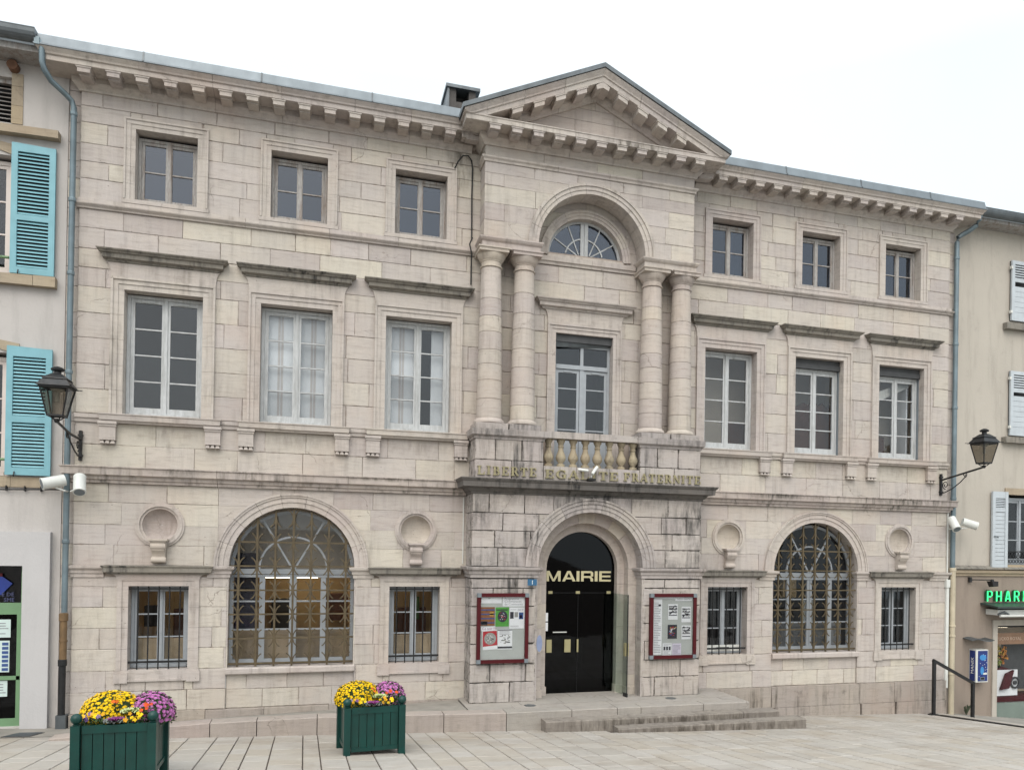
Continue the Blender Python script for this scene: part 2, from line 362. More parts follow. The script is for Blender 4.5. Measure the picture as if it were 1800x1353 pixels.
M['render_taupe'] = render_mat('taupe_render', (.275,.228,.19), .4)
def glass_mat(name, tint=(.90,.915,.925), refl=.0, rough=.02, fk=1.0):
    t = NT(name); tr = t.nd('ShaderNodeBsdfTransparent'); t.ln(t.mix(t.nd('ShaderNodeObjectInfo').outputs['Random'], tint, tuple(x*.84 for x in tint)), tr.inputs[0])
    gl = t.nd('ShaderNodeBsdfGlossy'); gl.inputs['Roughness'].default_value = rough; gl.inputs['Color'].default_value = (.92,.95,1,1)
    P = t.position(); nz = t.noise(P, .9, 3); ge = t.nd('ShaderNodeNewGeometry'); dt = t.nd('ShaderNodeVectorMath', operation='DOT_PRODUCT')
    t.ln(ge.outputs['Normal'], dt.inputs[0]); t.ln(ge.outputs['Incoming'], dt.inputs[1])
    c1 = t.math('SUBTRACT', 1.0, t.math('ABSOLUTE', dt.outputs['Value']), clamp=True)
    F = t.math('MULTIPLY', t.math('ADD', t.math('MULTIPLY', t.math('POWER', c1, 5.0), .96), .04 + refl), fk)
    bu = t.nd('ShaderNodeBump'); bu.inputs['Strength'].default_value = .03; bu.inputs['Distance'].default_value = .03; t.ln(nz, bu.inputs['Height']); t.ln(bu.outputs[0], gl.inputs['Normal'])
    mx = t.nd('ShaderNodeMixShader'); t.ln(F, mx.inputs[0])
    t.ln(tr.outputs[0], mx.inputs[1]); t.ln(gl.outputs[0], mx.inputs[2]); t.ln(mx.outputs[0], t.out.inputs['Surface']); return t.m
M['glass'] = glass_mat('window_glass')
M['glass_dusty'] = glass_mat('dusty_window_glass', (.62,.70,.82), .03, .02)
M['glass_clear'] = glass_mat('clear_glass', (.98,.985,.985), -.01, .02, .6)
M['glass_dark'] = glass_mat('smoked_glass', (.22,.22,.225), .0, .03, .5)
M['glass_lamp'] = glass_mat('lantern_glass', (.55,.52,.47), .0, .15)
def clear_leaf():
    t = NT('clear_door_glass'); a = t.nd('ShaderNodeBsdfTransparent'); a.inputs[0].default_value = (.82,.87,.85,1); g = t.nd('ShaderNodeBsdfGlossy'); g.inputs['Roughness'].default_value = .03
    x = t.nd('ShaderNodeMixShader'); x.inputs[0].default_value = .05; t.ln(a.outputs[0], x.inputs[1]); t.ln(g.outputs[0], x.inputs[2]); t.ln(x.outputs[0], t.out.inputs['Surface']); return t.m
def emit(name, col, s):
    t = NT(name); e = t.nd('ShaderNodeEmission'); e.inputs[0].default_value = col + (1,); e.inputs[1].default_value = s
    t.ln(e.outputs[0], t.out.inputs['Surface']); return t.m
M['tube'] = emit('fluorescent_tube', (1,.86,.62), 7.0)
M['neon'] = emit('green_neon', (.06,1.0,.30), 1.6)

# ------------------------------------------------------------------ ground
def G(x, y): return -.45 - .030*x - .10*y
def S(x, y): return -.66 - .108*(x-8.1) - .0556*(y+.4)
CAMP = Vector((-4.6743854, -14.22159848, 2.76571545))
def pix(p):
    d = Vector(p) - CAMP; z = d.dot(_f)
    if z < .1: return None
    return (991.65 + 1392.32*d.dot(_r)/z, 957.24 - 1392.32*d.dot(_u)/z, z)
mb = MB()
mb._add([(-40, -40, G(-40,-40)-.018), (8.05, -40, G(8.05,-40)-.018), (8.05, .4, G(8.05,.4)-.018), (-40, .4, G(-40,.4)-.018)], [(0,1,2,3)])
mb._add([(8.05, -40, G(8.05,-40)-.014), (8.05, .4, G(8.05,.4)-.014), (8.05, .4, -3), (8.05, -40, -3)], [(0,1,2,3)])
plaza = mb.build('paving', M['groove'], kind='structure')
mb = MB(); mb._add([(8.0, -40, S(8,-40)), (60, -40, S(8,-40)-4), (60, 3, S(60,3)), (8.0, 3, S(8,3))], [(0,1,2,3)])
mb.build('street', M['street'], kind='structure')
def pave_mat():
    t = NT('pale_limestone_paving'); P = t.position(); rnd = t.nd('ShaderNodeObjectInfo').outputs['Random']
    tn = t.math('FRACT', t.math('ADD', rnd, t.tone()))
    base = t.ramp(tn, [(0, (.325,.30,.268)), (.3, (.37,.345,.312)), (.55, (.345,.31,.265)), (.8, (.385,.36,.33)), (1, (.335,.31,.28))])
    a = t.noise(P, 1.1, 6, .62); b = t.noise(P, 4.5, 8, .7); g = t.noise(P, 90, 3, .6)
    col = t.mix(t.mr(a, .5, .72, 0, .5), base, (.25,.20,.15))
    col = t.mix(t.mr(b, .52, .75, 0, .35), col, (.20,.17,.14))
    col = t.mix(t.mr(t.noise(P, 13, 5, .7), .66, .74, 0, .5), col, (.13,.11,.09))
    vo = t.nd('ShaderNodeTexVoronoi'); t.ln(P, vo.inputs['Vector']); vo.inputs['Scale'].default_value = 2.6
    gum = t.math('MULTIPLY', t.mr(vo.outputs['Distance'], .035, .06, 1, 0), t.mr(t.noise(P, .8, 2), .5, .54))
    col = t.mix(t.math('MULTIPLY', gum, .6), col, (.10,.09,.08))
    col = t.mix(t.math('MULTIPLY', t.mr(t.noise(t.vscale(P, (1,2.2,1)), .55, 6, .7), .52, .70), .55), col, (.20,.165,.13))
    return t.bsdf(col, t.mr(a, .3, .7, .5, .72), 0, t.math('ADD', g, t.math('MULTIPLY', b, .6)), .3, .006, .4)
M['pave'] = pave_mat()
ub = MB(); c = .012
ub._add([(-.5,-.5,-.5),(.5,-.5,-.5),(.5,.5,-.5),(-.5,.5,-.5),(-.5,-.5,.3),(.5,-.5,.3),(.5,.5,.3),(-.5,.5,.3),
         (-.5+c,-.5+c,.5),(.5-c,-.5+c,.5),(.5-c,.5-c,.5),(-.5+c,.5-c,.5)],
        [(0,3,2,1),(8,9,10,11),(0,1,5,4),(1,2,6,5),(2,3,7,6),(3,0,4,7),(4,5,9,8),(5,6,10,9),(6,7,11,10),(7,4,8,11)])
slab_me = ub.mesh('paving_slab', M['pave'])
us = [-6.499,-6.112,-5.812,-5.61,-5.306,-4.903,-4.692,-4.37,-4.02,-3.62,-3.33,-3.047,-2.746,-2.331,-2.114,-1.72,-1.42,-1.12,-.70,-.40,-.08,.328]
u = us[-1]
while u < 8.9: u += R.choice((.21,.30,.30,.39,.41)); us.append(u)
u = us[0]
while u > -11.5: u -= R.choice((.21,.30,.39,.41)); us.insert(0, u)
e2 = Vector((-.0193, 1, 0)); e2.z = -.10*e2.y - .03*e2.x; nrm = Vector((.03, .10, 1)).normalized()
e2.normalize(); e1 = e2.cross(nrm).normalized(); Mrot = Matrix((e1, e2, nrm)).transposed(); slab_rot = Mrot.to_euler()
def ymax(x):
    if x < -8.35: return -1.02
    if x < -1.15: return -1.42
    if x < .05: return -1.68
    if x < 3.6: return -1.96
    return -.05
slabs = []
for a, b in zip(us, us[1:]):
    y = ymax((a+b)/2); first = True
    while y > -7.4:
        L = R.choice((.34,.42,.42,.50,.58,.66)) * (rr(.4, 1) if first else 1); first = False
        xm = (a+b)/2 - .0193*(y-L/2+2.0)
        if xm < 7.98 - 0: slabs.append((xm, y-L/2, b-a-.014, L-.011))
        y -= L
def area(q):
    s = []
    for dx, dy in ((-.5,-.5),(.5,-.5),(.5,.5),(-.5,.5)):
        p = pix((q[0]+dx*q[2], q[1]+dy*q[3], G(q[0], q[1])))
        if p is None or not (-40 < p[0] < 1840 and p[1] < 1400): return 0
        s.append(p)
    return abs(sum(s[i][0]*s[(i+1) % 4][1]-s[(i+1) % 4][0]*s[i][1] for i in range(4)))/2
slabs.sort(key=area, reverse=True)
rest = MB()
for i, (x, y, w, l) in enumerate(slabs):
    ctr = Vector((x, y, G(x, y) + rr(-.002, .0015))) - nrm*.02
    if i < 300 and area((x, y, w, l)) > 0:
        put(slab_me, 'paving_slab', plaza, ctr, slab_rot, (w, l, .04))
    else:
        rest.tone = R.random(); vs = [ctr + Mrot @ Vector((p[0]*w, p[1]*l, p[2]*.04)) for p in ub.v]; rest._add(vs, ub.f)
rest.build('paving_slab', M['pave'], plaza, kind='stuff')
# edge strip of the plaza beside the street
mb = MB(); mb._add([(7.95,-7,G(7.95,-7)+.004),(8.06,-7,G(8.06,-7)+.004),(8.06,-.4,G(8.06,-.4)+.004),(7.95,-.4,G(7.95,-.4)+.004)], [(0,1,2,3)])
mb.build('edge_strip', M['dark_metal'], plaza)
mb = MB(); mb.hexa([(8.07,-7,-2),(8.42,-7,-2),(8.42,-.1,-2),(8.07,-.1,-2),(8.07,-7,G(8.07,-7)),(8.42,-7,G(8.42,-7)-.02),(8.42,-.1,G(8.42,-.1)-.01),(8.07,-.1,G(8.07,-.1))])
mb.build('edge_stone', M['pave'], plaza)

def kz(x):
    P = [(-9,-.06),(-8.3,-.03),(-7.5,.045),(-6.7,.09),(-4.7,.11),(-1.7,.045),(9,.045)]
    for (a, za), (b, zb) in zip(P, P[1:]):
        if a <= x <= b: return za + (zb-za)*(x-a)/(b-a)
    return .045
def wz(x):
    P = [(-12,-.09),(-8.5,-.20),(-7,-.16),(-4.3,-.064),(-2.3,.02),(9,.03)]
    for (a, za), (b, zb) in zip(P, P[1:]):
        if a <= x <= b: return za + (zb-za)*(x-a)/(b-a)
    return 0
# raised pavement along the left wing
mb = MB(); xs = [-8.35,-7.9,-7.5,-7,-6.4,-5.6,-4.7,-4.3,-3.3,-2.32]
for a, b in zip(xs, xs[1:]):
    mb._add([(a,-1.16,kz(a)-.012),(b,-1.16,kz(b)-.012),(b,.02,wz(b)),(a,.02,wz(a)),(a,-1.16,-1),(b,-1.16,-1)], [(0,1,2,3),(4,5,1,0)])
mb._add([(-14,-1.03,G(-14,-1.03)+.006),(-8.35,-1.03,G(-8.35,-1.03)+.006),(-8.35,.1,-.195),(-14,.1,-.06)], [(0,1,2,3)])
pvt = mb.build('pavement', M['concrete'], kind='structure')
kerb = MB().box(-8.3, -1.2, -1.2, -1.16, -1, -.2).build('kerb', M['kerb'], kind='structure')
kj = [-8.32,-7.2,-6.23,-5.58,-4.71,-3.75,-2.76,-1.73,-.60,.22,.66,1.86,2.78]
for a, b in zip(kj, kj[1:]):
    m_ = MB(); m_.tone = R.random(); a1, b1 = a+.006, b-.006; land = b > -1.7
    zb = -1.0; yf = -1.46 + rr(-.006, .006); e = .012
    za, zc = kz(a1), kz(b1)
    m_._add([(a1,yf,zb),(b1,yf,zb),(b1,-1.17,zb),(a1,-1.17,zb),(a1,yf,za-e),(b1,yf,zc-e),(b1,-1.17,zc),(a1,-1.17,za),(a1,yf+e,za),(b1,yf+e,zc)],
            [(0,3,2,1),(8,9,6,7),(0,1,5,4),(4,5,9,8),(2,3,7,6),(1,2,6,9,5),(3,0,4,8,7)])
    m_.build('kerb_stone', M['landing'] if land else M['kerb'], kerb)
landing = MB().box(-2.30, 2.77, -1.16, .4, -1, .02).build('landing', M['groove'], kind='structure')
for k, (y0, y1) in enumerate(((-1.165,-.88),(-.88,-.30),(-.30,.35))):
    x = -2.30
    while x < 2.7:
        w = min(rr(.75, 1.25), 2.77-x)
        if 2.77-x-w < .3: w = 2.77-x
        m_ = MB(); m_.tone = R.random(); m_.box(x+.003, x+w-.003, y0+.003, y1-.003, 0, .045+rr(-.001,.002)); m_.build('landing_slab', M['landing'], landing); x += w
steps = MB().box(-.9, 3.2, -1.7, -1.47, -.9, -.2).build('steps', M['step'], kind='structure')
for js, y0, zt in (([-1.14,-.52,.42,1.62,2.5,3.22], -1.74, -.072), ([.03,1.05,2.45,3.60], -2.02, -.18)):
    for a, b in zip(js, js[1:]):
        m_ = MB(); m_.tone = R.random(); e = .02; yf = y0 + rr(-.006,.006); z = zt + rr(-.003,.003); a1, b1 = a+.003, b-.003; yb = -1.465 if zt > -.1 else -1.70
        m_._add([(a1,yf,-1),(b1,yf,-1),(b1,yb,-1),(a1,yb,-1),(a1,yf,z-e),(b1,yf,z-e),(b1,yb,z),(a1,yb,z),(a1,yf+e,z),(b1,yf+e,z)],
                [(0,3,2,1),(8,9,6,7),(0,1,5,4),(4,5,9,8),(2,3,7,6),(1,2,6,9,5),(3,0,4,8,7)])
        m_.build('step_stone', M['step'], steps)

# ------------------------------------------------------------------ the town hall: stones
hall = thing('town_hall', 'large pale limestone town hall with a pedimented centre and arched door', 'building')
ST = []      # (polygon in xz, y front, depth, material key)
def sub_rect(r, h):
    x0, x1, z0, z1 = r; a0, a1, b0, b1 = h
    if a0 >= x1-1e-6 or a1 <= x0+1e-6 or b0 >= z1-1e-6 or b1 <= z0+1e-6: return [r]
    out = []; zl, zh = max(z0, b0), min(z1, b1)
    if a0 > x0: out.append((x0, a0, z0, z1)); 
    if a1 < x1: out.append((a1, x1, z0, z1))
    xl, xh = max(x0, a0), min(x1, a1)
    if b0 > z0: out.append((xl, xh, z0, b0))
    if b1 < z1: out.append((xl, xh, b1, z1))
    return [q for q in out if q[1]-q[0] > .03 and q[3]-q[2] > .03]
def cut(r, circ, g):
    x0, x1, z0, z1 = r; cx, cz, RR, zm = circ
    if x1 < cx-RR or x0 > cx+RR or z1 < max(zm, cz-RR) or z0 > cz+RR: return None
    if x0 < cx-.02 and x1 > cx+.02:
        o = []
        for q in ((x0, cx, z0, z1), (cx, x1, z0, z1)):
            k = cut(q, circ, g); o += k if k is not None else [rp(q, g)]
        return o
    right = x0 >= cx-.021; N = 10; run = []; out = []
    def flush():
        if len(run) >= 2 and run[-1][0]-run[0][0] > .02:
            out.append([(a, z) for z, a, b in run] + [(b, z) for z, a, b in reversed(run)])
        run.clear()
    for i in range(N+1):
        z = z0+g + (z1-z0-2*g)*i/N; d = abs(z-cz); a, b = x0+g, x1-g
        if d < RR and z >= zm:
            hw = math.sqrt(RR*RR-d*d)
            if right: a = max(a, cx+hw)
            else: b = min(b, cx-hw)
        if b-a > .015: run.append((z, a, b))
        else: flush()
    flush(); return out
def rp(r, g):
    x0, x1, z0, z1 = r; j = lambda: rr(-.003, .003)
    return [(x0+g+j(), z0+g+j()), (x1-g+j(), z0+g+j()), (x1-g+j(), z1-g+j()), (x0+g+j(), z1-g+j())]
def lay(x0, x1, zs, y, depth, mat, holes=(), circs=(), wmin=.55, wmax=1.05, gap=None, joints=None):
    for ci, (z0, z1) in enumerate(zip(zs, zs[1:])):
        x = x0; blocks = []; first = True
        while x < x1-.01:
            w = rr(wmin, wmax)
            if first and ci % 2: w *= .55
            first = False
            if x1-x-w < wmin*.45: w = x1-x
            blocks.append((x, x+w, z0, z1)); x += w
        for bl in blocks:
            rs = [bl]; g_ = gap if gap else R.choice((.0008,.001,.0015,.002,.0035))
            for h in holes: rs = [q for r in rs for q in sub_rect(r, h)]
            for r in rs:
                lo_, hi_ = r[0], r[1]
                hit = [c_ for c_ in circs if c_[0]-c_[2] < hi_ and c_[0]+c_[2] > lo_ and max(c_[3], c_[1]-c_[2]) < r[3] and c_[1]+c_[2] > r[2]]
                if len(hit) > 1:
                    hit.sort(); sp = (hit[0][0]+hit[0][2]+hit[1][0]-hit[1][2])/2
                    parts_ = [(lo_, sp, r[2], r[3]), (sp, hi_, r[2], r[3])]
                else: parts_ = [r]
                for r in parts_[1:]:
                    for c_ in circs:
                        k = cut(r, c_, g_)
                        if k is not None: ST.extend((p, y, depth, mat) for p in k); break
                    else: ST.append((rp(r, g_), y, depth, mat))
                r = parts_[0]; done = False
                for c_ in circs:
                    k = cut(r, c_, g_)
                    if k is not None: ST.extend((p, y, depth, mat) for p in k); done = True; break
                if not done: ST.append((rp(r, g_), y, depth, mat))
def backing(x0, x1, z0, z1, y, mat, holes, circs, name='wall_core'):
    xs = {x0, x1}
    for h in holes: xs |= {h[0], h[1]}
    for c_ in circs: xs |= {c_[0] + c_[2]*math.cos(PI*i/24) for i in range(25)}
    xs = sorted(x for x in xs if x0 <= x <= x1); m_ = MB()
    for a, b in zip(xs, xs[1:]):
        if b-a < 1e-5: continue
        xm = (a+b)/2; iv = []
        for h in holes:
            if h[0] < xm < h[1]: iv.append((h[2], h[3]))
        for cx, cz, RR, zm in circs:
            if abs(xm-cx) < RR:
                hw = math.sqrt(RR*RR-(xm-cx)**2); iv.append((max(zm, cz-hw), cz+hw))
        iv.sort(); z = z0
        for p, q in iv:
            if p > z: m_.quad((a,y,z), (b,y,z), (b,y,min(p,z1)), (a,y,min(p,z1)))
            z = max(z, q)
        if z < z1: m_.quad((a,y,z), (b,y,z), (b,y,z1), (a,y,z1))
    return m_.build(name, M[mat], hall)
XW = (7.205, 5.155, 3.097)
ZA = [.02,.353,.69,1.037,1.374,1.707,2.035,2.20]; ZB = [2.38,2.709,3.028,3.383,3.69]; ZC = [3.94,4.30,4.65]
ZD = [4.79,5.178,5.575,5.988,6.385,6.798,7.10,7.40,7.73,8.03]; ZE = [8.185,8.507,8.78,9.066,9.395,9.66,9.89]
for s in (-1, 1):
    x0, x1 = (-8.45, -1.95) if s < 0 else (1.95, 8.45)
    H = []; C_ = []
    for i, xc in enumerate(XW):
        X = s*xc
        H += [(X-.54, X+.54, 8.15, 9.45), (X-.67, X+.67, 4.70, 6.93)]
        if i != 1:
            H.append((X-.53, X+.53, .52, 2.30)); C_.append((X, 3.041, .31, -9))
    XA = s*5.15
    H.append((XA-1.03, XA+1.03, 0.0, 2.375)); C_.append((XA, 2.375, 1.10, 2.37))
    for Z, mat in ((ZA,'stone'),(ZB,'stone'),(ZC,'stone'),(ZD,'stone'),(ZE,'stone')):
        lay(x0, x1, Z, 0, .05, mat, H, C_)
    lay(XA-1.03, XA+1.03, [.02,.33,.585], .035, .05, 'stone', wmin=.48, wmax=.7)
    Hb = H
    backing(min(x0, s*8.45), max(x1, s*8.45), -.1, 10.1, .022, 'mortar', [(h[0]+.03*0, h[1], h[2], h[3]) for h in Hb], C_)
    b_ = MB(); b_.box(XA-1.03, XA+1.03, .05, .3, -.1, .59); b_.build('wall_core', M['mortar'], hall)
    # recessed end strip with its own quoins
    e0, e1 = (-8.63, -8.45) if s < 0 else (8.45, 8.63)
    lay(e0, e1, [-.75,-.2] + ZA + ZB + ZC + ZD + ZE + [10.1], .06, .3, 'stone', wmin=.5, wmax=.6)
# centre wall behind the columns
HC = [(-.66, .66, 3.6, 6.92)]
lay(-2.2, 2.2, ZD[:-1] + [8.05], 0.004, .05, 'stone', HC)
backing(-2.2, 2.2, 3.9, 8.3, .024, 'mortar', HC, [])
lay(-1.12, 1.12, [8.19,8.45,8.75,9.05,9.4], .012, .04, 'stone', [], [(0,8.25,.83,8.2)])
backing(-1.2, 1.2, 8.19, 9.6, .034, 'mortar', [], [(0,8.25,.80,8.0)])
# upper centre block
lay(-2.04, 2.04, [8.24,8.56,8.87,9.18,9.40,9.60], -.412, .40, 'stone', [], [(0,8.24,1.12,8.0)], .6, 1.0)
lay(-2.04, 2.04, [9.69,9.90], -.412, .40, 'stone', wmin=.7, wmax=1.2)
b_ = MB(); b_.box(-2.02,-1.3,-.38,.0,8.2,9.95); b_.box(1.3,2.02,-.38,.0,8.2,9.95); b_.box(-1.3,1.3,-.38,.0,9.45,9.95); b_.build('wall_core', M['mortar'], hall)
# porch
ZP = [.04,.40,.72,1.07,1.40,1.73,2.05,2.22]; ZP2 = [2.43,2.76,3.06,3.37,3.71]
lay(-2.2, 2.2, ZP, -.593, .58, 'porch', [(-1.02,1.02,-1,2.43)], [], .5, .85, .0065)
lay(-2.2, 2.2, ZP2, -.593, .58, 'porch', [], [(0,2.43,1.12,2.40)], .45, .85, .0065)
for s in (-1, 1):
    b_ = MB(); b_.box(*sorted((s*1.06, s*2.18)), -.565, -.02, 0, 3.75); b_.build('wall_core', M['mortar_dark'], hall)
b_ = MB(); b_.box(-1.1, 1.1, -.565, -.02, 3.62, 3.75); b_.build('wall_core', M['mortar_dark'], hall)
# pedestals of the balcony
for s in (-1, 1):
    lay(*sorted((s*.925, s*2.17)), [3.965,4.30,4.67], -.58, .57, 'porch', wmin=.35, wmax=.75, gap=.006)
    b_ = MB(); b_.box(*sorted((s*.95, s*2.15)), -.555, -.02, 3.9, 4.7); b_.build('wall_core', M['mortar_dark'], hall)
# build the stones: the 300 largest singly, the rest joined
def parea(p): return abs(sum(p[i][0]*p[(i+1) % len(p)][1]-p[(i+1) % len(p)][0]*p[i][1] for i in range(len(p))))/2
def stone_geo(m_, p, y, d):
    yo = y + rr(-.0025, .0025); c = .007
    if len(p) == 4:
        (a, b), (a1, b1), (a2, b2), (a3, b3) = p
        ins = lambda k: [(a+k, b+k), (a1-k, b1+k), (a2-k, b2-k), (a3+k, b3-k)]
        k2 = min(.045, .3*min(a1-a, b3-b)); n0 = len(m_.v)
        vs = [(q[0], yo, q[1]) for q in ins(k2)] + [(q[0], yo, q[1]) for q in ins(c)] + [(q[0], yo+c, q[1]) for q in p] + [(q[0], yo+d, q[1]) for q in p]
        m_._add(vs, [(0,1,2,3)] + [(4*r_+i, 4*r_+(i+1) % 4, 4*r_+4+(i+1) % 4, 4*r_+4+i) for r_ in range(3) for i in range(4)])
        for i in range(4, 16): m_.e[n0+i] = 1.0
    else: m_.prism(p, yo, yo+d)
ST.sort(key=lambda q: parea(q[0]), reverse=True)
restm = {}
for i, (p, y, d, mat) in enumerate(ST):
    if parea(p) < .002: continue
    if i < 300:
        m_ = MB(); m_.tone = R.random(); stone_geo(m_, p, y, d); m_.build('stone', M[mat], hall)
    else:
        m_ = restm.setdefault(mat, MB()); m_.tone = R.random(); stone_geo(m_, p, y, d)
for mat, m_ in restm.items(): m_.build('stone', M[mat], hall, kind='stuff')
print('stones', len(ST))

# ------------------------------------------------------------------ mouldings
def run(name, prof, path, mat, seg=None, x0=None, x1=None, y=None, gap=.005):
    """a moulded course; straight runs are cut into separate stones"""
    if seg is None:
        m_ = MB(); m_.tone = R.random(); m_.sweep(prof, path); return m_.build(name, M[mat], hall)
    n = max(1, round((x1-x0)/seg)); xs = [x0 + (x1-x0)*i/n + (rr(-.12,.12) if 0 < i < n else 0) for i in range(n+1)]
    for a, b in zip(xs, xs[1:]):
        m_ = MB(); m_.tone = R.random(); k = rr(-.002, .002)
        m_.sweep([(o+k if o > 0 else o, z) for o, z in prof], [(a+gap/2, y), (b-gap/2, y)]); m_.build(name, M[mat], hall)
BELT = [(-.04,3.69),(.05,3.69),(.055,3.735),(.085,3.745),(.09,3.795),(.15,3.815),(.155,3.915),(.175,3.93),(.175,3.945),(-.04,3.965)]
IMP = [(-.04,2.19),(.02,2.19),(.022,2.25),(.04,2.255),(.045,2.30),(.085,2.335),(.09,2.375),(-.04,2.385)]
STR = [(-.04,8.025),(.03,8.03),(.035,8.05),(.075,8.085),(.08,8.10),(.03,8.105),(.028,8.185),(-.04,8.19)]
SILL = [(-.04,4.645),(.03,4.65),(.035,4.70),(.06,4.715),(.065,4.775),(-.04,4.79)]
CORN = [(-.3,9.87),(.028,9.87),(.035,9.90),(.10,9.965),(.11,9.975),(.11,10.06),(.415,10.06),(.42,10.065),(.42,10.135),(.445,10.145),(.455,10.17),(.495,10.215),(.50,10.235),(-.3,10.28)]
ZN = [(-.2,10.24),(.49,10.225),(.515,10.228),(.515,10.25),(.49,10.255),(.465,10.405),(.45,10.415),(-.2,10.46)]
for s in (-1, 1):
    e = s*8.45; i_ = s*2.2
    def ends(a, b): return (a, b) if a < b else (b, a)
    x0, x1 = ends(e, s*2.21)
    # corner stones turn the angle, the rest run straight
    for nm, prof, mat, cl in (('belt_stone', BELT, 'belt', 1.0), ('cornice_stone', CORN, 'trim', .9)):
        c0 = e - s*cl
        path = [(e, .25), (e, 0), (c0, 0)] if s < 0 else [(c0, 0), (e, 0), (e, .25)]
        run(nm, prof, path, mat)
        run(nm, prof, None, mat, 1.15, *ends(c0, s*2.21), 0)
    run('string_stone', STR, [(e, .25), (e, 0), (e-s*1, 0)] if s < 0 else [(e-s*1, 0), (e, 0), (e, .25)], 'trim')
    run('string_stone', STR, None, 'trim', 1.3, *ends(e-s*1, s*2.06), 0)
    # sill course between the window sills
    edges = [e, s*(7.205+.88), s*(7.205-.88), s*(5.155+.88), s*(5.155-.88), s*(3.097+.88), s*(3.097-.88), s*2.1]
    for a, b in ((0,1),(2,3),(4,5)):
        run('sill_course', SILL, [ends(edges[a], edges[b])[0:1]+(0,), ends(edges[a], edges[b])[1:2]+(0,)], 'trim')
    # impost course
    segs = [(s*8.45, s*(7.205+.80)), (s*6.40, s*6.08), (s*4.22, s*3.90)]
    a, b = ends(*segs[0]); run('impost', IMP, [(e, .25), (e, 0), (b, 0)] if s < 0 else [(a, 0), (e, 0), (e, .25)], 'trim')
    # arch imposts return into the opening
    for X, sd in ((s*5.15+1.01, 1), (s*5.15-1.01, -1)):
        if sd > 0: path = [(X, .28), (X, 0), (X+.33-.0, 0)]
        else: path = [(X-.33, 0), (X, 0), (X, .28)]
        run('impost', IMP, path, 'trim')
    # zinc gutter
    cuts = [s*8.45] + [s*7.48, s*5.75, s*4.0] + [s*2.3]
    run('zinc_gutter', ZN, [(e, 3), (e, 0), (cuts[1], 0)] if s < 0 else [(cuts[1], 0), (e, 0), (e, 3)], 'zinc')
    for a, b in zip(cuts[1:], cuts[2:]):
        a, b = ends(a, b); run('zinc_gutter', ZN, [(a+.004, 0), (b-.004, 0)], 'zinc')
    for k in cuts[1:-1]:
        m_ = MB(); m_.sweep([(o+.006, z+.004) for o, z in ZN], [(k-.012, 0), (k+.012, 0)]); m_.build('gutter_joint', M['zinc_dark'], hall)
    rf = MB(); a, b = ends(e, 0); rf._add([(a,.1,10.44),(b,.1,10.44),(b,6,11.6),(a,6,11.6)], [(0,1,2,3)]); rf._add([(e,.1,10.44),(e,6,11.6),(e,6,0),(e,.3,0)], [(0,1,2,3)]); rf.build('roof', M['zinc'], hall)
mod = MB()
mod.box(-.088,.088,-.300,0,-.088,-.034); mod.box(-.080,.080,-.23,0,-.108,-.087); mod.box(-.108,.108,-.312,0,-.020,-.004)
mod.prism([(-.298,-.035),(-.306,-.019),(-.1,-.019),(-.1,-.035)], -.098, .098, 'x')
mod_me = mod.mesh('modillion', M['trim'])
for s in (-1, 1):
    for i in range(15): put(mod_me, 'modillion', hall, (s*(2.655+.4045*i), -.105, 10.058))
# centre cornice, string and frieze
CC = [(o + (.003 if o > 0 else 0), z+.004) for o, z in CORN[:9]] + [(.435,10.15),(.435,10.165),(-.3,10.20)]
def wrap(prof, hw, y, mat, name, mids=(), back=.02, seg=None):
    js = [-hw+.75] + list(mids) + [hw-.75]
    run(name, prof, [(-hw, back), (-hw, y), (js[0], y)], mat)
    for a, b in zip(js, js[1:]): run(name, prof, [(a+.003, y), (b-.003, y)], mat)
    run(name, prof, [(js[-1], y), (hw, y), (hw, back)], mat)
wrap(CC, 2.04, -.412, 'trim', 'cornice_stone', (-.5, .35))
for i in range(-5, 6): put(mod_me, 'modillion', hall, (.39*i, -.52, 10.062))
for k in range(2):
    o = put(mod_me, 'modillion', hall, (2.15, -.28+k*.30-.0, 10.062), (0,0,PI/2)); o = put(mod_me, 'modillion', hall, (-2.15, -.28+k*.30, 10.062), (0,0,-PI/2))
wrap([(-.04,9.595),(.02,9.595),(.028,9.63),(.055,9.655),(.06,9.685),(-.04,9.695)], 2.04, -.412, 'trim', 'string_stone', (-.7,.3,))
# raking cornices
def rake(prof, name, mat, xs, clampz=10.152, zap=11.14, m=.46, sd=1, y=-.412):
    m_ = MB(); m_.tone = R.random(); rows = []
    for x in xs:
        zz = zap - m*x; rows.append([(sd*x, y-o, max(clampz, zz+z)) for o, z in prof])
    n = len(prof); vs = [p for r_ in rows for p in r_]
    fs = [(i*n+k, (i+1)*n+k, (i+1)*n+(k+1) % n, i*n+(k+1) % n) for i in range(len(rows)-1) for k in range(n)]
    fs += [tuple(range(n)), tuple(range(len(rows)*n-1, (len(rows)-1)*n-1, -1))]
    m_._add(vs, fs); return m_.build(name, M[mat], hall)
RK = [(-.02,-.15),(.03,-.15),(.04,-.12),(.105,-.06),(.11,0),(.424,0),(.428,.085),(.45,.095),(.455,.12),(.50,.185),(.505,.205),(-.02,.24)]
RZ = [(-3.5,.26),(.505,.212),(.53,.212),(.53,.29),(.5,.30),(-3.5,.36)]
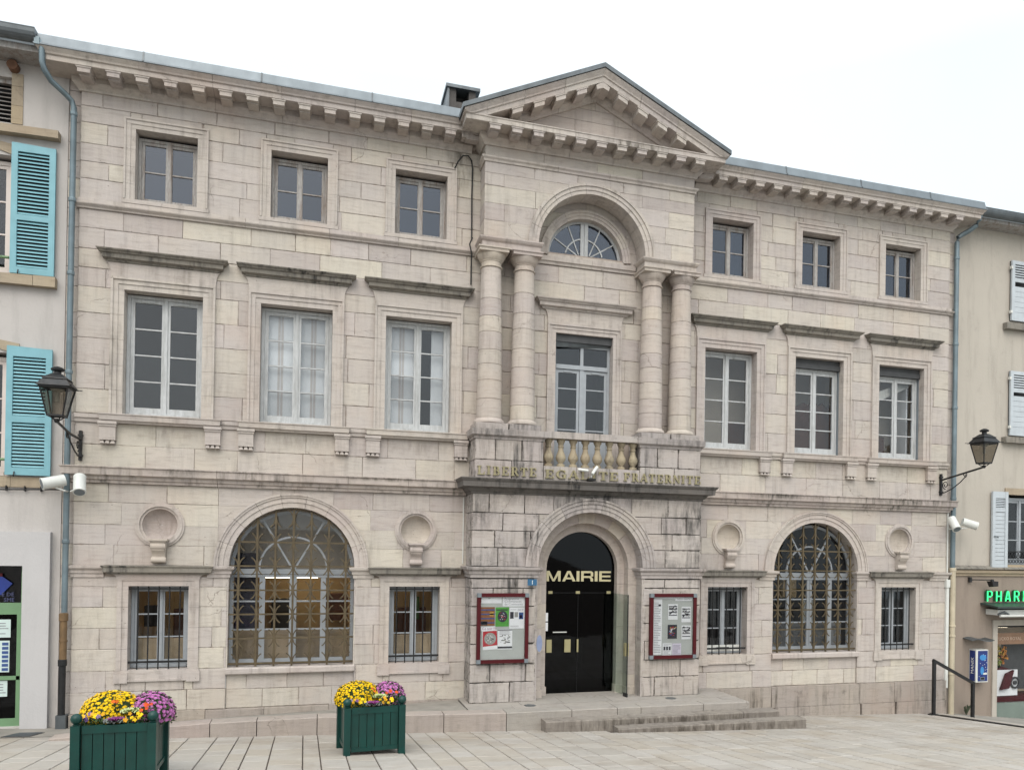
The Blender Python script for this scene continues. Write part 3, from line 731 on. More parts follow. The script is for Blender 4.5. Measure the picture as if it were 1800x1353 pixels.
for sd in (-1, 1):
    for a, b in ((.0,.72),(.72,1.45),(1.45,2.1),(2.1,2.50)):
        n = 5; rake(RK, 'raking_cornice_stone', 'trim', [a+.003*(a > 0) + (b-a-.003)*i/n for i in range(n+1)], sd=sd)
    rake(RZ, 'pediment_roof', 'zinc_dark', [0, 2.53], sd=sd, clampz=10.1)
    for i in range(1, 5):
        m_ = MB(); m_.tone = R.random(); xc = .39*i; k = .46
        def shear(bx):
            x0, x1, y0, y1, z0, z1 = bx
            P = []
            for z in (z0, z1):
                for (x, y) in ((x0,y0),(x1,y0),(x1,y1),(x0,y1)): P.append((sd*x, y, 11.14-k*x+z))
            return P
        m_.hexa(shear((xc-.09,xc+.09,-.82,-.50,-.10,-.022))); m_.hexa(shear((xc-.11,xc+.11,-.832,-.50,-.024,.003))); m_.build('modillion', M['trim'], hall)
m_ = MB(); m_.prism([(-.13,11.06),(-.11,10.99),(0,11.035),(.11,10.99),(.13,11.06),(.0,11.15)], -.83, -.50); m_.build('modillion', M['trim'], hall)
ty = [10.13,10.40,10.62,10.84,11.10]
for a, b in zip(ty, ty[1:]):
    ha, hb = (11.10-a)/.46, max(.03, (11.10-b)/.46); sp = hb*rr(-.7, .7)
    for P in ([(-ha,a),(sp,a),(sp,b),(-hb,b)], [(sp,a),(ha,a),(hb,b),(sp,b)]):
        m_ = MB(); m_.tone = R.random(); cxm = sum(p[0] for p in P)/4
        m_.prism([(p[0]-.003*(1 if p[0] > cxm else -1), p[1]-.003*(1 if p[1] == b else -1)) for p in P], -.40, -.2); m_.build('tympanum_stone', M['column'], hall)
b_ = MB(); b_.prism([(-2.3,10.15),(2.3,10.15),(0,11.25)], -.385, 3); b_.build('wall_core', M['mortar'], hall)

# ------------------------------------------------------------------ plinths, arches, oculi
for s in (-1, 1):
    x = 2.22
    while x < 8.45:
        w = rr(.8, 1.35)
        if 8.45-x-w < .5: w = 8.45-x
        a, b = sorted((s*x, s*(x+w))); m_ = MB(); m_.tone = R.random(); dd = .05+rr(-.008,.012)
        if s < 0: m_.box(a+.004, b-.004, -.07, .2, -.7, .02+rr(-.012,.01))
        else:
            m_.box(a+.004, b-.004, -dd, .2, -.40, .015); m_.box(a+.004+rr(-.0,.1), b-.004, -dd-.02, .2, -1.1, -.406)
        m_.build('plinth_stone', M['plinth'], hall); x += w
def archivolt(cx, cz, r0, n, y, depth, bands, mat, name='voussoir', a0=0, a1=PI):
    """ring of wedge stones; bands = [(r in, r out, proud)]"""
    for k in range(n):
        b0 = a0 + (a1-a0)*k/n + .002; b1 = a0 + (a1-a0)*(k+1)/n - .002
        m_ = MB(); m_.tone = R.random()
        for q, (ri, ro, pr) in enumerate(bands):
            m_.arcring(cx, cz, ri, ro, b0, b1, max(3, int(28/n)), y-pr, y+depth-.004*q)
        m_.build(name, M[mat], hall)
def jamb(x0, x1, y0, y1, zs, mat, name='jamb_stone'):
    for a, b in zip(zs, zs[1:]):
        m_ = MB(); m_.tone = R.random(); m_.box(x0, x1, y0, y1, a+.002, b-.002); m_.build(name, M[mat], hall)
for s in (-1, 1):
    XA = s*5.15
    archivolt(XA, 2.375, 1.01, 9, 0, .30, [(1.01,1.10,.018),(1.10,1.18,.034),(1.18,1.215,.052),(1.215,1.245,.066)], 'trim')
    for sd in (-1, 1): jamb(*sorted((XA+sd*1.012, XA+sd*1.10)), .008, .31, [.59,1.037,1.374,1.707,2.035,2.19], 'stone')
    for a, b in ((-1.035,-.02),(-.015,1.035)):
        m_ = MB(); m_.tone = R.random(); m_.sweep([(-.30,.585),(.045,.585),(.055,.60),(.055,.675),(.045,.69),(-.30,.70)], [(XA+a, 0), (XA+b, 0)]); m_.build('sill', M['trim'], hall)
    for i in (0, 2):
        X = s*XW[i]
        m_ = MB(); m_.tone = R.random(); m_.arcring(X,3.041,.262,.30,0,2*PI,40,-.012,.10); m_.arcring(X,3.041,.30,.335,0,2*PI,40,-.04,.05); m_.arcring(X,3.041,.335,.366,0,2*PI,40,-.025,.05)
        oc = m_.build('oculus', M['trim'], hall, smooth=True)
        d = MB(); n = 32; prof = [(.265,.045),(.24,.10),(.18,.135),(.10,.15),(.004,.155)]
        for r_, y_ in prof: d.v += [(X+r_*math.cos(2*PI*i2/n), y_, 3.041+r_*math.sin(2*PI*i2/n)) for i2 in range(n)]
        d.t = [R.random()]*len(d.v); d.f = [(k*n+j, k*n+(j+1)%n, (k+1)*n+(j+1)%n, (k+1)*n+j) for k in range(4) for j in range(n)]
        d.build('niche_bowl', M['column'], oc, smooth=True)
        k = MB(); k.tone = R.random()
        k.box(X-.14,X+.14,-.20,.0,2.785,2.815); k.box(X-.125,X+.125,-.185,0,2.765,2.785)
        k.prism([(0,2.765),(-.165,2.765),(-.172,2.70),(-.15,2.63),(-.10,2.57),(-.085,2.53),(-.105,2.49),(-.10,2.45),(-.06,2.425),(0,2.42)], X-.095, X+.095, 'x')
        for (yy, zz, q) in ((-.115,2.70,.066),(-.07,2.475,.046)):
            c0 = [(yy+q*math.cos(2*PI*t/14), zz+q*math.sin(2*PI*t/14)) for t in range(14)]; k.prism(c0, X-.108, X+.108, 'x')
        k.build('corbel', M['column'], hall)
# porch arch: moulded outer ring, two steps inward
archivolt(0, 2.43, 1.0, 9, -.593, .30, [(1.0,1.075,.02),(1.075,1.15,.036),(1.15,1.21,.054),(1.21,1.245,.07)], 'porch')
archivolt(0, 2.40, .84, 9, -.30, .22, [(.84,1.03,0)], 'column')
archivolt(0, 2.385, .70, 9, -.085, .18, [(.70,.87,0)], 'column')
for sd in (-1, 1):
    z5 = [.04,.42,.85,1.3,1.75,2.1,2.40]
    jamb(*sorted((sd*1.0, sd*1.06)), -.588, -.30, z5, 'porch'); jamb(*sorted((sd*.84, sd*1.06)), -.298, -.07, z5, 'column'); jamb(*sorted((sd*.70, sd*.90)), -.083, .10, z5, 'column')
    m_ = MB(); m_.box(*sorted((sd*.68, sd*.90)), -.105, .06, .04, .20); m_.box(*sorted((sd*.82, sd*1.02)), -.32, -.09, .04, .185); m_.build('jamb_base', M['column'], hall)
    PI_ = [(o, z+.045) for o, z in IMP]
    path = [(-2.2,.0),(-2.2,-.593),(-1.0,-.593),(-1.0,-.28)] if sd < 0 else [(1.0,-.28),(1.0,-.593),(2.2,-.593),(2.2,0)]
    run('impost', PI_, path, 'porch')
PC = [(-.3,3.70),(.02,3.70),(.025,3.735),(.05,3.745),(.08,3.785),(.085,3.80),(.19,3.815),(.195,3.90),(.21,3.915),(.235,3.95),(.235,3.965),(-.3,3.985)]
wrap(PC, 2.2, -.58, 'sooty', 'porch_cornice_stone', (-.45, .55))
# balcony: base course, slab of each pedestal, rail, balusters
for a, b in ((-.92,-.31),(-.305,.33),(.335,.92)):
    m_ = MB(); m_.tone = R.random(); m_.box(a+.002,b-.002,-.585,-.30,3.966,4.235); m_.build('parapet_stone', M['porch'], hall)
SLAB = [(-.5,4.665),(.01,4.665),(.015,4.70),(.05,4.725),(.06,4.735),(.065,4.84),(-.5,4.85)]
for sd in (-1, 1):
    path = [(-2.17,.0),(-2.17,-.58),(-.925,-.58),(-.925,-.3)] if sd < 0 else [(.925,-.3),(.925,-.58),(2.17,-.58),(2.17,0)]
    run('pedestal_slab', SLAB, path, 'porch')
    m_ = MB(); m_.box(*sorted((sd*.93, sd*2.165)), -.56, 0, 4.67, 4.845); m_.build('pedestal_top', M['porch'], hall)
balus = MB(); balus.box(-.865,.865,-.62,-.36,4.735,4.855); balustrade = balus.build('balustrade', M['porch'], hall)
bp = [(.075,0),(.075,.05),(.045,.06),(.05,.08),(.085,.13),(.092,.175),(.08,.22),(.052,.29),(.043,.345),(.055,.36),(.055,.375),(.045,.385),(.052,.43),(.075,.46),(.075,.505)]
bal_me = MB().lathe(bp, (0,0), 14); bal_me = bal_me.mesh('baluster', M['baluster'], True)
for i in range(8): put(bal_me, 'baluster', balustrade, (-.815+.2335*i, -.49, 4.232), (0,0,i*.7))
m_ = MB(); m_.box(-.92,.92,-.30,.1,3.97,4.08); m_.build('balcony_floor', M['plinth'], hall)
# columns
for sd in (-1, 1):
    for xc in (1.865, 1.255):
        X = sd*xc; Y = -.25
        cm = MB(); cm.tone = R.random(); cm.box(X-.29,X+.29,Y-.29,.02,4.846,4.955); colm = cm.build('column', M['porch'], hall)
        bs = MB(); bs.tone = R.random(); bs.lathe([(.25,4.955),(.275,4.975),(.278,5.0),(.262,5.03),(.24,5.04),(.232,5.065)], (X,Y), 28); bs.build('base', M['column'], colm, smooth=True)
        zs = [5.065]
        while zs[-1] < 7.40: zs.append(zs[-1] + rr(.24,.37))
        zs = zs[:-1] + [7.74]
        for a, b in zip(zs, zs[1:]):
            ra, rb = (.226-.048*((z-5.06)/2.68)**1.5 for z in (a, b)); e = .003
            d = MB(); d.tone = R.random(); d.lathe([(ra-.008,a+.001),(ra,a+e+.004),(rb,b-e-.003),(rb-.008,b)], (X,Y), 28); d.build('drum', M['column'], colm, smooth=True)
        cp = MB(); cp.tone = R.random(); cp.lathe([(.178,7.74),(.198,7.748),(.200,7.765),(.180,7.775),(.178,7.84),(.190,7.85),(.192,7.865),(.212,7.88),(.222,7.905),(.252,7.95),(.256,7.985)], (X,Y), 28)
        cp.build('capital', M['column'], colm, smooth=True)
        ab = MB(); ab.tone = R.random(); ab.sweep([(-.26,7.986),(.0,7.986),(.0,8.03),(.02,8.045),(.02,8.065),(-.26,8.066)], [(X-.265,.02),(X-.265,Y-.265),(X+.265,Y-.265),(X+.265,.02)]); ab.build('abacus', M['column'], colm)
    a, b = sorted((sd*1.01, sd*2.075))
    m_ = MB(); m_.tone = R.random(); m_.sweep([(-.3,8.066),(0,8.066),(.0,8.165),(.03,8.19),(.05,8.225),(.05,8.245),(-.3,8.25)], [(a,.02),(a,-.455),(b,-.455),(b,.02)]); m_.build('entablature_block', M['trim'], hall)
    m_ = MB(); m_.box(a+.02,b-.02,-.43,0,8.07,8.24); m_.build('entablature_core', M['trim'], hall)
# big relieving arch and the lunette
archivolt(0, 8.245, 1.04, 11, -.412, .40, [(1.04,1.11,.015),(1.11,1.18,.03),(1.18,1.235,.05)], 'trim')
archivolt(0, 8.25, .745, 9, .01, .18, [(.745,.80,.02),(.80,.855,.035),(.855,.90,.05)], 'trim')
run('string_stone', [(-.3,8.055),(.02,8.055),(.03,8.10),(.055,8.115),(.06,8.20),(-.3,8.215)], None, 'trim', 1.0, -1.0, 1.0, 0)
m_ = MB(); m_.box(-.76,.76,-.01,.2,8.20,8.262); m_.build('sill', M['trim'], hall)

# ------------------------------------------------------------------ window surrounds and their cornices
def surround(xc, w, zb, zt, bands, y=0, depth=.25, joints=(), mat='trim', sill=False, label=None):
    """architrave of several flat bands; bands = [(offset in, offset out, proud)]"""
    m_ = MB(); m_.tone = R.random()
    for q, (a, b, p) in enumerate(bands):
        xi, xo = w/2+a, w/2+b; d = depth - .006*q
        zj = [zb] + [z for z in joints if zb+.1 < z < zt-.05] + [zt+a]
        for sd in (-1, 1):
            for z0, z1 in zip(zj, zj[1:]):
                x0, x1 = sorted((xc+sd*xi, xc+sd*xo)); m_.box(x0, x1, y-p, y+d, z0+.0015, z1-.0015)
        m_.box(xc-xo, xc+xo, y-p, y+d, zt+a, zt+b)
    return m_.build('window_surround', M[mat], hall)
CAP = [(-.05,7.215),(.02,7.22),(.03,7.245),(.085,7.265),(.09,7.325),(.12,7.34),(.125,7.352),(.155,7.375),(.16,7.392),(-.05,7.405)]
GCAP = [(-.05,2.235),(.015,2.24),(.02,2.262),(.075,2.275),(.08,2.345),(.095,2.36),(.10,2.378),(-.05,2.388)]
def cap(prof, xc, hw, y, mat='ledge', name='window_cornice'):
    m_ = MB(); m_.tone = R.random(); m_.sweep(prof, [(xc-hw,.03),(xc-hw,y),(xc+hw,y),(xc+hw,.03)]); return m_.build(name, M[mat], hall)
def frieze(xc, hw0, hw1, z0, z1, y, mat='trim'):
    pts = [(xc-hw0, z0), (xc+hw0, z0)] + [(xc+hw0+(hw1-hw0)*(1-math.cos(t*PI/12)), z0+(z1-z0)*math.sin(t*PI/12)) for t in range(1,7)]
    pts += [(xc-hw0-(hw1-hw0)*(1-math.cos(t*PI/12)), z0+(z1-z0)*math.sin(t*PI/12)) for t in range(6,0,-1)]
    m_ = MB(); m_.tone = R.random(); m_.prism(pts, y, .03); m_.build('frieze', M[mat], hall)
UB = [(0,.07,.014),(.07,.135,.026),(.135,.165,.042)]; FB = [(0,.085,.016),(.085,.155,.03),(.155,.19,.05)]; GB_ = [(0,.09,.014),(.09,.16,.028)]
cons = MB(); cons.box(-.115,.115,-.085,0,.0,.24); cons.box(-.125,.125,-.10,0,.205,.235); cons.box(-.135,.135,-.115,0,.24,.285)
cons.box(-.12,.12,-.09,0,-.012,.0)
for k in (-.075, 0, .075): cons.hexa([(k-.034,-.085,-.065),(k+.034,-.085,-.065),(k+.034,-.01,-.065),(k-.034,-.01,-.065),(k-.014,-.068,-.012),(k+.014,-.068,-.012),(k+.014,-.03,-.012),(k-.014,-.03,-.012)])
cons_me = cons.mesh('console', M['trim'])
for s in (-1, 1):
    for i, X in enumerate(XW):
        xc = s*X
        surround(xc, .915, 8.255, 9.399, UB, joints=ZE)
        m_ = MB(); m_.tone = R.random(); m_.box(xc-.64,xc+.64,-.034,.25,8.19,8.257); m_.build('sill', M['trim'], hall)
        surround(xc, 1.158, 4.80, 6.80, FB, depth=.28, joints=ZD)
        frieze(xc, .77, .84, 6.992, 7.216, -.032)
        cap(CAP, xc, .80, -.03)
        m_ = MB(); m_.tone = R.random(); m_.sweep([(-.34,4.645),(.075,4.65),(.08,4.67),(.12,4.69),(.125,4.76),(.14,4.775),(.14,4.79),(-.34,4.806)], [(xc-.76,.02),(xc-.76,-.0),(xc+.76,-.0),(xc+.76,.02)]); m_.build('sill', M['trim'], hall)
        for q in (-1, 1):
            if not (s > 0 and i == 2 and q < 0): put(cons_me, 'console', hall, (xc+q*.77, -.0, 4.385))
        if i != 1:
            surround(xc, .885, .697, 2.05, GB_, depth=.28, joints=ZA)
            frieze(xc, .61, .68, 2.162, 2.237, -.03); cap(GCAP, xc, .72, -.05)
            m_ = MB(); m_.tone = R.random(); m_.box(xc-.615,xc+.615,-.026,.28,.535,.697)
            for q in (-1, 1): m_.box(*sorted((xc+q*.43, xc+q*.632)), -.044, .1, .495, .66); 
            m_.box(xc-.43,xc+.43,-.04,.1,.515,.548); m_.build('sill', M['trim'], hall)
surround(0, 1.14, 4.0, 6.80, [(a*.86, b*.86, p) for a, b, p in FB], depth=.28, joints=ZD)
frieze(0, .73, .80, 6.965, 7.216, -.032); cap(CAP, 0, .83, -.03, 'trim')

# ------------------------------------------------------------------ windows
def bars(m_, pts, w, y0, y1):
    for a, b in zip(pts, pts[1:]):
        a = Vector((a[0], 0, a[1])); b = Vector((b[0], 0, b[1])); t = (b-a).normalized(); n = Vector((-t.z, 0, t.x))*w/2
        m_.prism([(q.x, q.z) for q in (a-n, b-n, b+n, a+n)], y0, y1)
def room(parent, x0, x1, y0, y1, z0, z1, mat, floor=None):
    m_ = MB(); m_.quad((x0,y1,z0),(x1,y1,z0),(x1,y1,z1),(x0,y1,z1)); m_.quad((x0,y0,z0),(x0,y1,z0),(x0,y1,z1),(x0,y0,z1)); m_.quad((x1,y0,z0),(x1,y0,z1),(x1,y1,z1),(x1,y1,z0))
    m_.quad((x0,y0,z0),(x1,y0,z0),(x1,y1,z0),(x0,y1,z0)); m_.quad((x0,y0,z1),(x0,y1,z1),(x1,y1,z1),(x1,y0,z1))
    return m_.build('room', M[mat], parent)
def casement(xc, zb, zt, w, rows, y, wood, glass, frame=.05, stile=.055, mull=.05, bar=.022, parent=None, vents=False, zlo=None):
    """two-leaf window: frame mesh, each pane and each glazing bar a child"""
    parent = parent or hall; m_ = MB(); m_.tone = R.random(); x0, x1 = xc-w/2, xc+w/2
    d = .06; m_.box(x0,x0+frame,y-.01,y+d,zb,zt); m_.box(x1-frame,x1,y-.01,y+d,zb,zt); m_.box(x0+frame,x1-frame,y-.01,y+d,zt-frame,zt); m_.box(x0+frame,x1-frame,y-.03,y+d,zb,zb+frame*1.1)
    zi0, zi1 = zb+frame*1.1, zt-frame
    leaves = ((x0+frame+.003, xc-.004), (xc+.004, x1-frame-.003))
    for a, b in leaves:
        m_.box(a,a+stile,y+.004,y+.05,zi0+.003,zi1-.003); m_.box(b-stile,b,y+.004,y+.05,zi0+.003,zi1-.003)
        m_.box(a+stile,b-stile,y+.006,y+.05,zi1-stile-.003,zi1-.003); m_.box(a+stile,b-stile,y+.006,y+.05,zi0+.003,zi0+stile*1.5)
    m_.box(xc-mull/2,xc+mull/2,y-.016,y+.02,zi0,zi1)
    if vents:
        for a, b in leaves: m_.box((a+b)/2-.09,(a+b)/2+.09,y-.013,y+.01,zi1-.052,zi1-.022)
    win = m_.build('window', M[wood], parent)
    g0, g1 = zi0+stile*1.5, zi1-stile-.003
    zs = [g0+(g1-g0)*k/rows for k in range(rows+1)] if zlo is None else zlo
    for a, b in leaves:
        a, b = a+stile, b-stile
        for k in range(rows):
            p = MB(); p.box(a,b,y+.026,y+.031,zs[k],zs[k+1]); p.build('pane', M[glass], win)
            if k:
                q = MB(); q.box(a,b,y+.008,y+.046,zs[k]-bar/2,zs[k]+bar/2); q.build('glazing_bar', M[wood], win)
    return win
for s in (-1, 1):
    for i, X in enumerate(XW):
        xc = s*X
        w = casement(xc, 8.26, 9.35, .905, 2, .19, 'grey_wood', 'glass_dusty', .045, .045, .07, .02)
        room(w, xc-.7, xc+.7, .26, 1.2, 8.1, 9.6, 'room_dark')
        if s > 0: m_ = MB(); m_.box(xc+.02, xc+.33, .30, .33, 8.3, 9.3) if False else None
# first floor
KF = {-1: ['dark','shut','half'], 1: ['beige','brown','drape']}
for s in (-1, 1):
    for i, X in enumerate(XW):
        xc = s*X; kind = {(-1,0):'dark',(-1,1):'shut',(-1,2):'half',(1,2):'beige',(1,1):'brown',(1,0):'drape'}[(s,i)]
        top = 6.78 if s < 0 or kind == 'beige' else 6.60
        w = casement(xc, 4.81, top, 1.15, 4, .20, 'white_wood', 'glass', .05, .06, .05, .022, vents=(kind not in ('brown','drape')))
        if kind in ('brown', 'drape'):
            b_ = MB(); b_.box(xc-.578,xc+.578,.10,.30,6.60,6.70); b_.box(xc-.575,xc+.575,.12,.30,6.70,6.80); b_.build('blind_box', M['blind_grey'], w)
            for q in (-1, 1):
                t_ = MB(); t_.box(*sorted((xc+q*.56, xc+q*.578)), .14, .19, 4.82, 6.60); t_.build('blind_rail', M['zinc'], w)
        if kind == 'dark': room(w, xc-.9, xc+.9, .28, 1.6, 4.6, 7.0, 'room_dark'); 
        elif kind in ('shut', 'half'):
            room(w, xc-.9, xc+.9, .28, 1.6, 4.6, 7.0, 'room_dark')
            lv = [(xc-.52, xc-.02), (xc+.02, xc+.52)] if kind == 'shut' else [(xc-.52, xc-.02), (xc+.26, xc+.52)]
            for a, b in lv:
                p = MB(); p.box(a,b,.33,.355,4.86,6.74); n = 4
                m1 = (a+b)/2
                for (c0, c1) in ((a+.03, m1-.03), (m1+.03, b-.03)) if b-a > .4 else ((a+.05, b-.03),):
                    for k in range(4): z0 = 4.93+k*.455; p.box(c0,c1,.322,.33,z0,z0+.40)
                sh = p.build('inside_shutter', M['panel_white'], w)
                if b-a > .4:
                    q = MB(); q.box(m1-.045,m1-.008,.318,.332,4.87,6.73); q.box(m1+.008,m1+.045,.318,.332,4.87,6.73); q.build('shutter_stile', M['panel_pink'], sh)
        elif kind == 'beige':
            room(w, xc-.9, xc+.9, .28, .95, 4.6, 7.0, 'room_beige')
            q = MB(); q.box(xc+.42,xc+.88,.82,.9,4.65,5.48); q.build('cupboard', M['room_brown'], w)
        elif kind == 'brown':
            room(w, xc-.9, xc+.9, .28, 1.1, 4.6, 7.0, 'room_beige')
            q = MB(); q.prism([(xc-.6,4.62),(xc+.88,4.62),(xc+.88,5.95),(xc+.80,6.0),(xc+.70,5.93),(xc+.58,6.04),(xc+.48,5.96),(xc+.36,6.08),(xc+.26,5.95),(xc+.12,6.02),(xc-.05,5.92),(xc-.6,5.95)], .72, .82); q.build('carved_cupboard', M['room_brown'], w)
        else:
            room(w, xc-.9, xc+.9, .28, 1.1, 4.6, 7.0, 'room_beige')
            q = MB(); q.box(xc-.3,xc+.22,.8,.9,4.65,5.4); q.build('cupboard', M['room_brown'], w)
            q = MB(); n = 6
            for k in range(n):
                a, b = k/n, (k+1)/n; y_ = .30+.02*(k % 2); y2 = .30+.02*((k+1) % 2)
                q._add([(xc-.52+1.0*a, y_, 6.0+.45*a), (xc-.52+1.0*b, y2, 6.0+.45*b), (xc-.45+.95*b, y2+.03, 6.22+.33*b+.04), (xc-.45+.95*a, y_+.03, 6.22+.33*a+.04)], [(0,1,2,3)])
            q.build('fallen_blind', M['curtain'], w)
            q = MB(); q.box(xc+.40,xc+.425,.32,.75,4.85,6.5); q.build('inside_shutter', M['panel_white'], w)
# centre balcony window with transom and slanted blind
m_ = MB(); y = .16; m_.box(-.565,-.515,y-.01,y+.06,4.05,6.64); m_.box(.515,.565,y-.01,y+.06,4.05,6.64); m_.box(-.515,.515,y-.01,y+.06,6.59,6.64); m_.box(-.515,.515,y-.03,y+.06,6.17,6.25)
m_.box(-.04,.04,y-.018,y+.05,4.05,6.17); m_.box(-.03,.03,y-.012,y+.05,6.25,6.59)
for a, b in ((-.512,-.045),(.045,.512)):
    m_.box(a,a+.05,y,y+.05,4.06,6.165); m_.box(b-.05,b,y,y+.05,4.06,6.165); m_.box(a+.05,b-.05,y+.002,y+.05,6.10,6.165); m_.box(a+.05,b-.05,y+.002,y+.05,4.06,4.83)
    m_.box((a+b)/2-.08,(a+b)/2+.08,y-.014,y,6.115,6.14)
cw = m_.build('window', M['blue_wood'], hall)
for a, b in ((-.462,-.095),(.095,.462)):
    zs = [4.83,5.02,5.42,5.80,6.10]
    for k in range(4):
        p = MB(); p.box(a,b,y+.022,y+.027,zs[k],zs[k+1]); p.build('pane', M['glass'], cw)
        if k: p = MB(); p.box(a,b,y+.004,y+.044,zs[k]-.011,zs[k]+.011); p.build('glazing_bar', M['blue_wood'], cw)
    p = MB(); p.box(*( (a-.05,b+.06) if a < 0 else (a-.06,b+.05)),y+.022,y+.027,6.25,6.59); p.build('pane', M['glass'], cw)
p = MB(); p.box(-.568,.568,.05,.3,6.66,6.80); p.build('blind_box', M['blind_grey'], cw)
p = MB(); p._add([(-.55,.10,6.56),(.55,.12,6.64),(.55,.10,6.70),(-.55,.06,6.70),(-.55,.12,6.56),(.55,.14,6.64),(.55,.13,6.70),(-.55,.10,6.70)], [(0,1,2,3),(7,6,5,4),(0,4,5,1),(3,2,6,7)]); p.build('slanted_blind', M['zinc_dark'], cw)
room(cw, -.9, .9, .25, 1.8, 4.0, 7.0, 'room_dark')
p = MB(); p.tube([(-.02+.2,.6,4.7),(.42,.6,5.10),(.48,.6,4.9)], .012); p.tube([(-.1,.7,4.6),(-.02,.7,4.95),(.1,.7,4.62)], .07, 6); p.build('desk_lamp', M['black'], cw)
# lunette window
m_ = MB(); y = .13; m_.arcring(0,8.262,.69,.742,0,PI,32,y,y+.05); m_.box(-.69,.69,y+.002,y+.05,8.262,8.305); m_.box(-.075,-.004,y-.006,y+.05,8.305,8.95); m_.box(.004,.075,y-.006,y+.05,8.305,8.95)
lw = m_.build('window', M['white_wood'], hall)
p = MB(); p.arcring(0,8.29,.36,.385,.2,PI/2-.2,14,y+.006,y+.04); p.build('glazing_bar', M['white_wood'], lw)
p = MB(); p.arcring(0,8.29,.36,.385,PI/2+.2,PI-.2,14,y+.006,y+.04); p.build('glazing_bar', M['white_wood'], lw)
for a in (30, 62, 118, 150):
    p = MB(); t = math.radians(a); bars(p, [(.06*math.cos(t)+(.08 if a < 90 else -.08), 8.31+.06*math.sin(t)), (.70*math.cos(t), 8.29+.69*math.sin(t))], .022, y+.008, y+.042); p.build('glazing_bar', M['white_wood'], lw)
for a0, a1 in ((.0,PI/2),(PI/2,PI)):
    p = MB(); p.prism([(0,8.29)] + [(.70*math.cos(a0+(a1-a0)*k/12), 8.29+.68*math.sin(a0+(a1-a0)*k/12)) for k in range(13)], y+.024, y+.028); p.build('pane', M['glass_dusty'], lw)
room(lw, -.9, .9, .2, 1.3, 8.1, 9.3, 'room_dark')

# ground-floor barred windows
gm = MB(); bar_z = 1.30
def vbars(parent, xs, z0, z1, y, r, mat='dark_metal'):
    me = MB().tube([(0,0,0),(0,0,z1-z0)], r, 8).mesh('bar', M[mat], True)
    for x in xs: put(me, 'bar', parent, (x, y, z0))
for s in (-1, 1):
    for i in (0, 2):
        xc = s*XW[i]; w = casement(xc, .71, 2.05, .875, 3, .21, 'blue_wood', 'glass_clear' if s < 0 else 'glass', .045, .05, .05, .02)
        g = MB(); g.box(xc-.442,xc+.442,.035,.047,.80,.835); g.box(xc-.442,xc+.442,.035,.047,1.99,2.015); gr = g.build('window_grille', M['dark_metal'], hall)
        vbars(gr, [xc-.31+.155*k for k in range(5)], .70, 2.045, .03, .011)
        room(w, xc-.9, xc+.9, .29, 2.2, .5, 2.4, 'room_warm' if s < 0 else 'room_dark')
        if s < 0:
            q = MB(); q.box(xc-.3,xc+.3,1.0,1.08,2.33,2.36); q.build('ceiling_tube', M['tube'], w)
            q = MB(); q.box(xc-.42,xc+.42,.40,.42,.72,1.16); q.build('lower_blind', flat_mat('buff_window_blind', (.42,.33,.22), .9), w); q = MB(); q.box(xc-.1,xc+.45,2.0,2.15,.9,1.52); q.build('shelf_unit', M['room_brown'], w)
            q = MB(); q.box(xc+.12,xc+.30,1.85,2.0,1.3,1.75); q.build('green_folder', flat_mat('leaf_green_card', (.06,.16,.03)), w)
            q = MB(); q.box(xc-.5,xc-.25,1.5,1.7,1.25,1.62); q.build('chair_back', M['black'], w)
m_ = MB(); m_.box(2.72,3.47,.17,.2,.745,.87); m_.box(2.92,3.26,.155,.18,.775,.845); lb = m_.build('letter_box', M['white_cast'], hall)
m_ = MB(); m_.box(2.95,3.23,.15,.156,.79,.83); m_.build('slot', M['black'], lb)
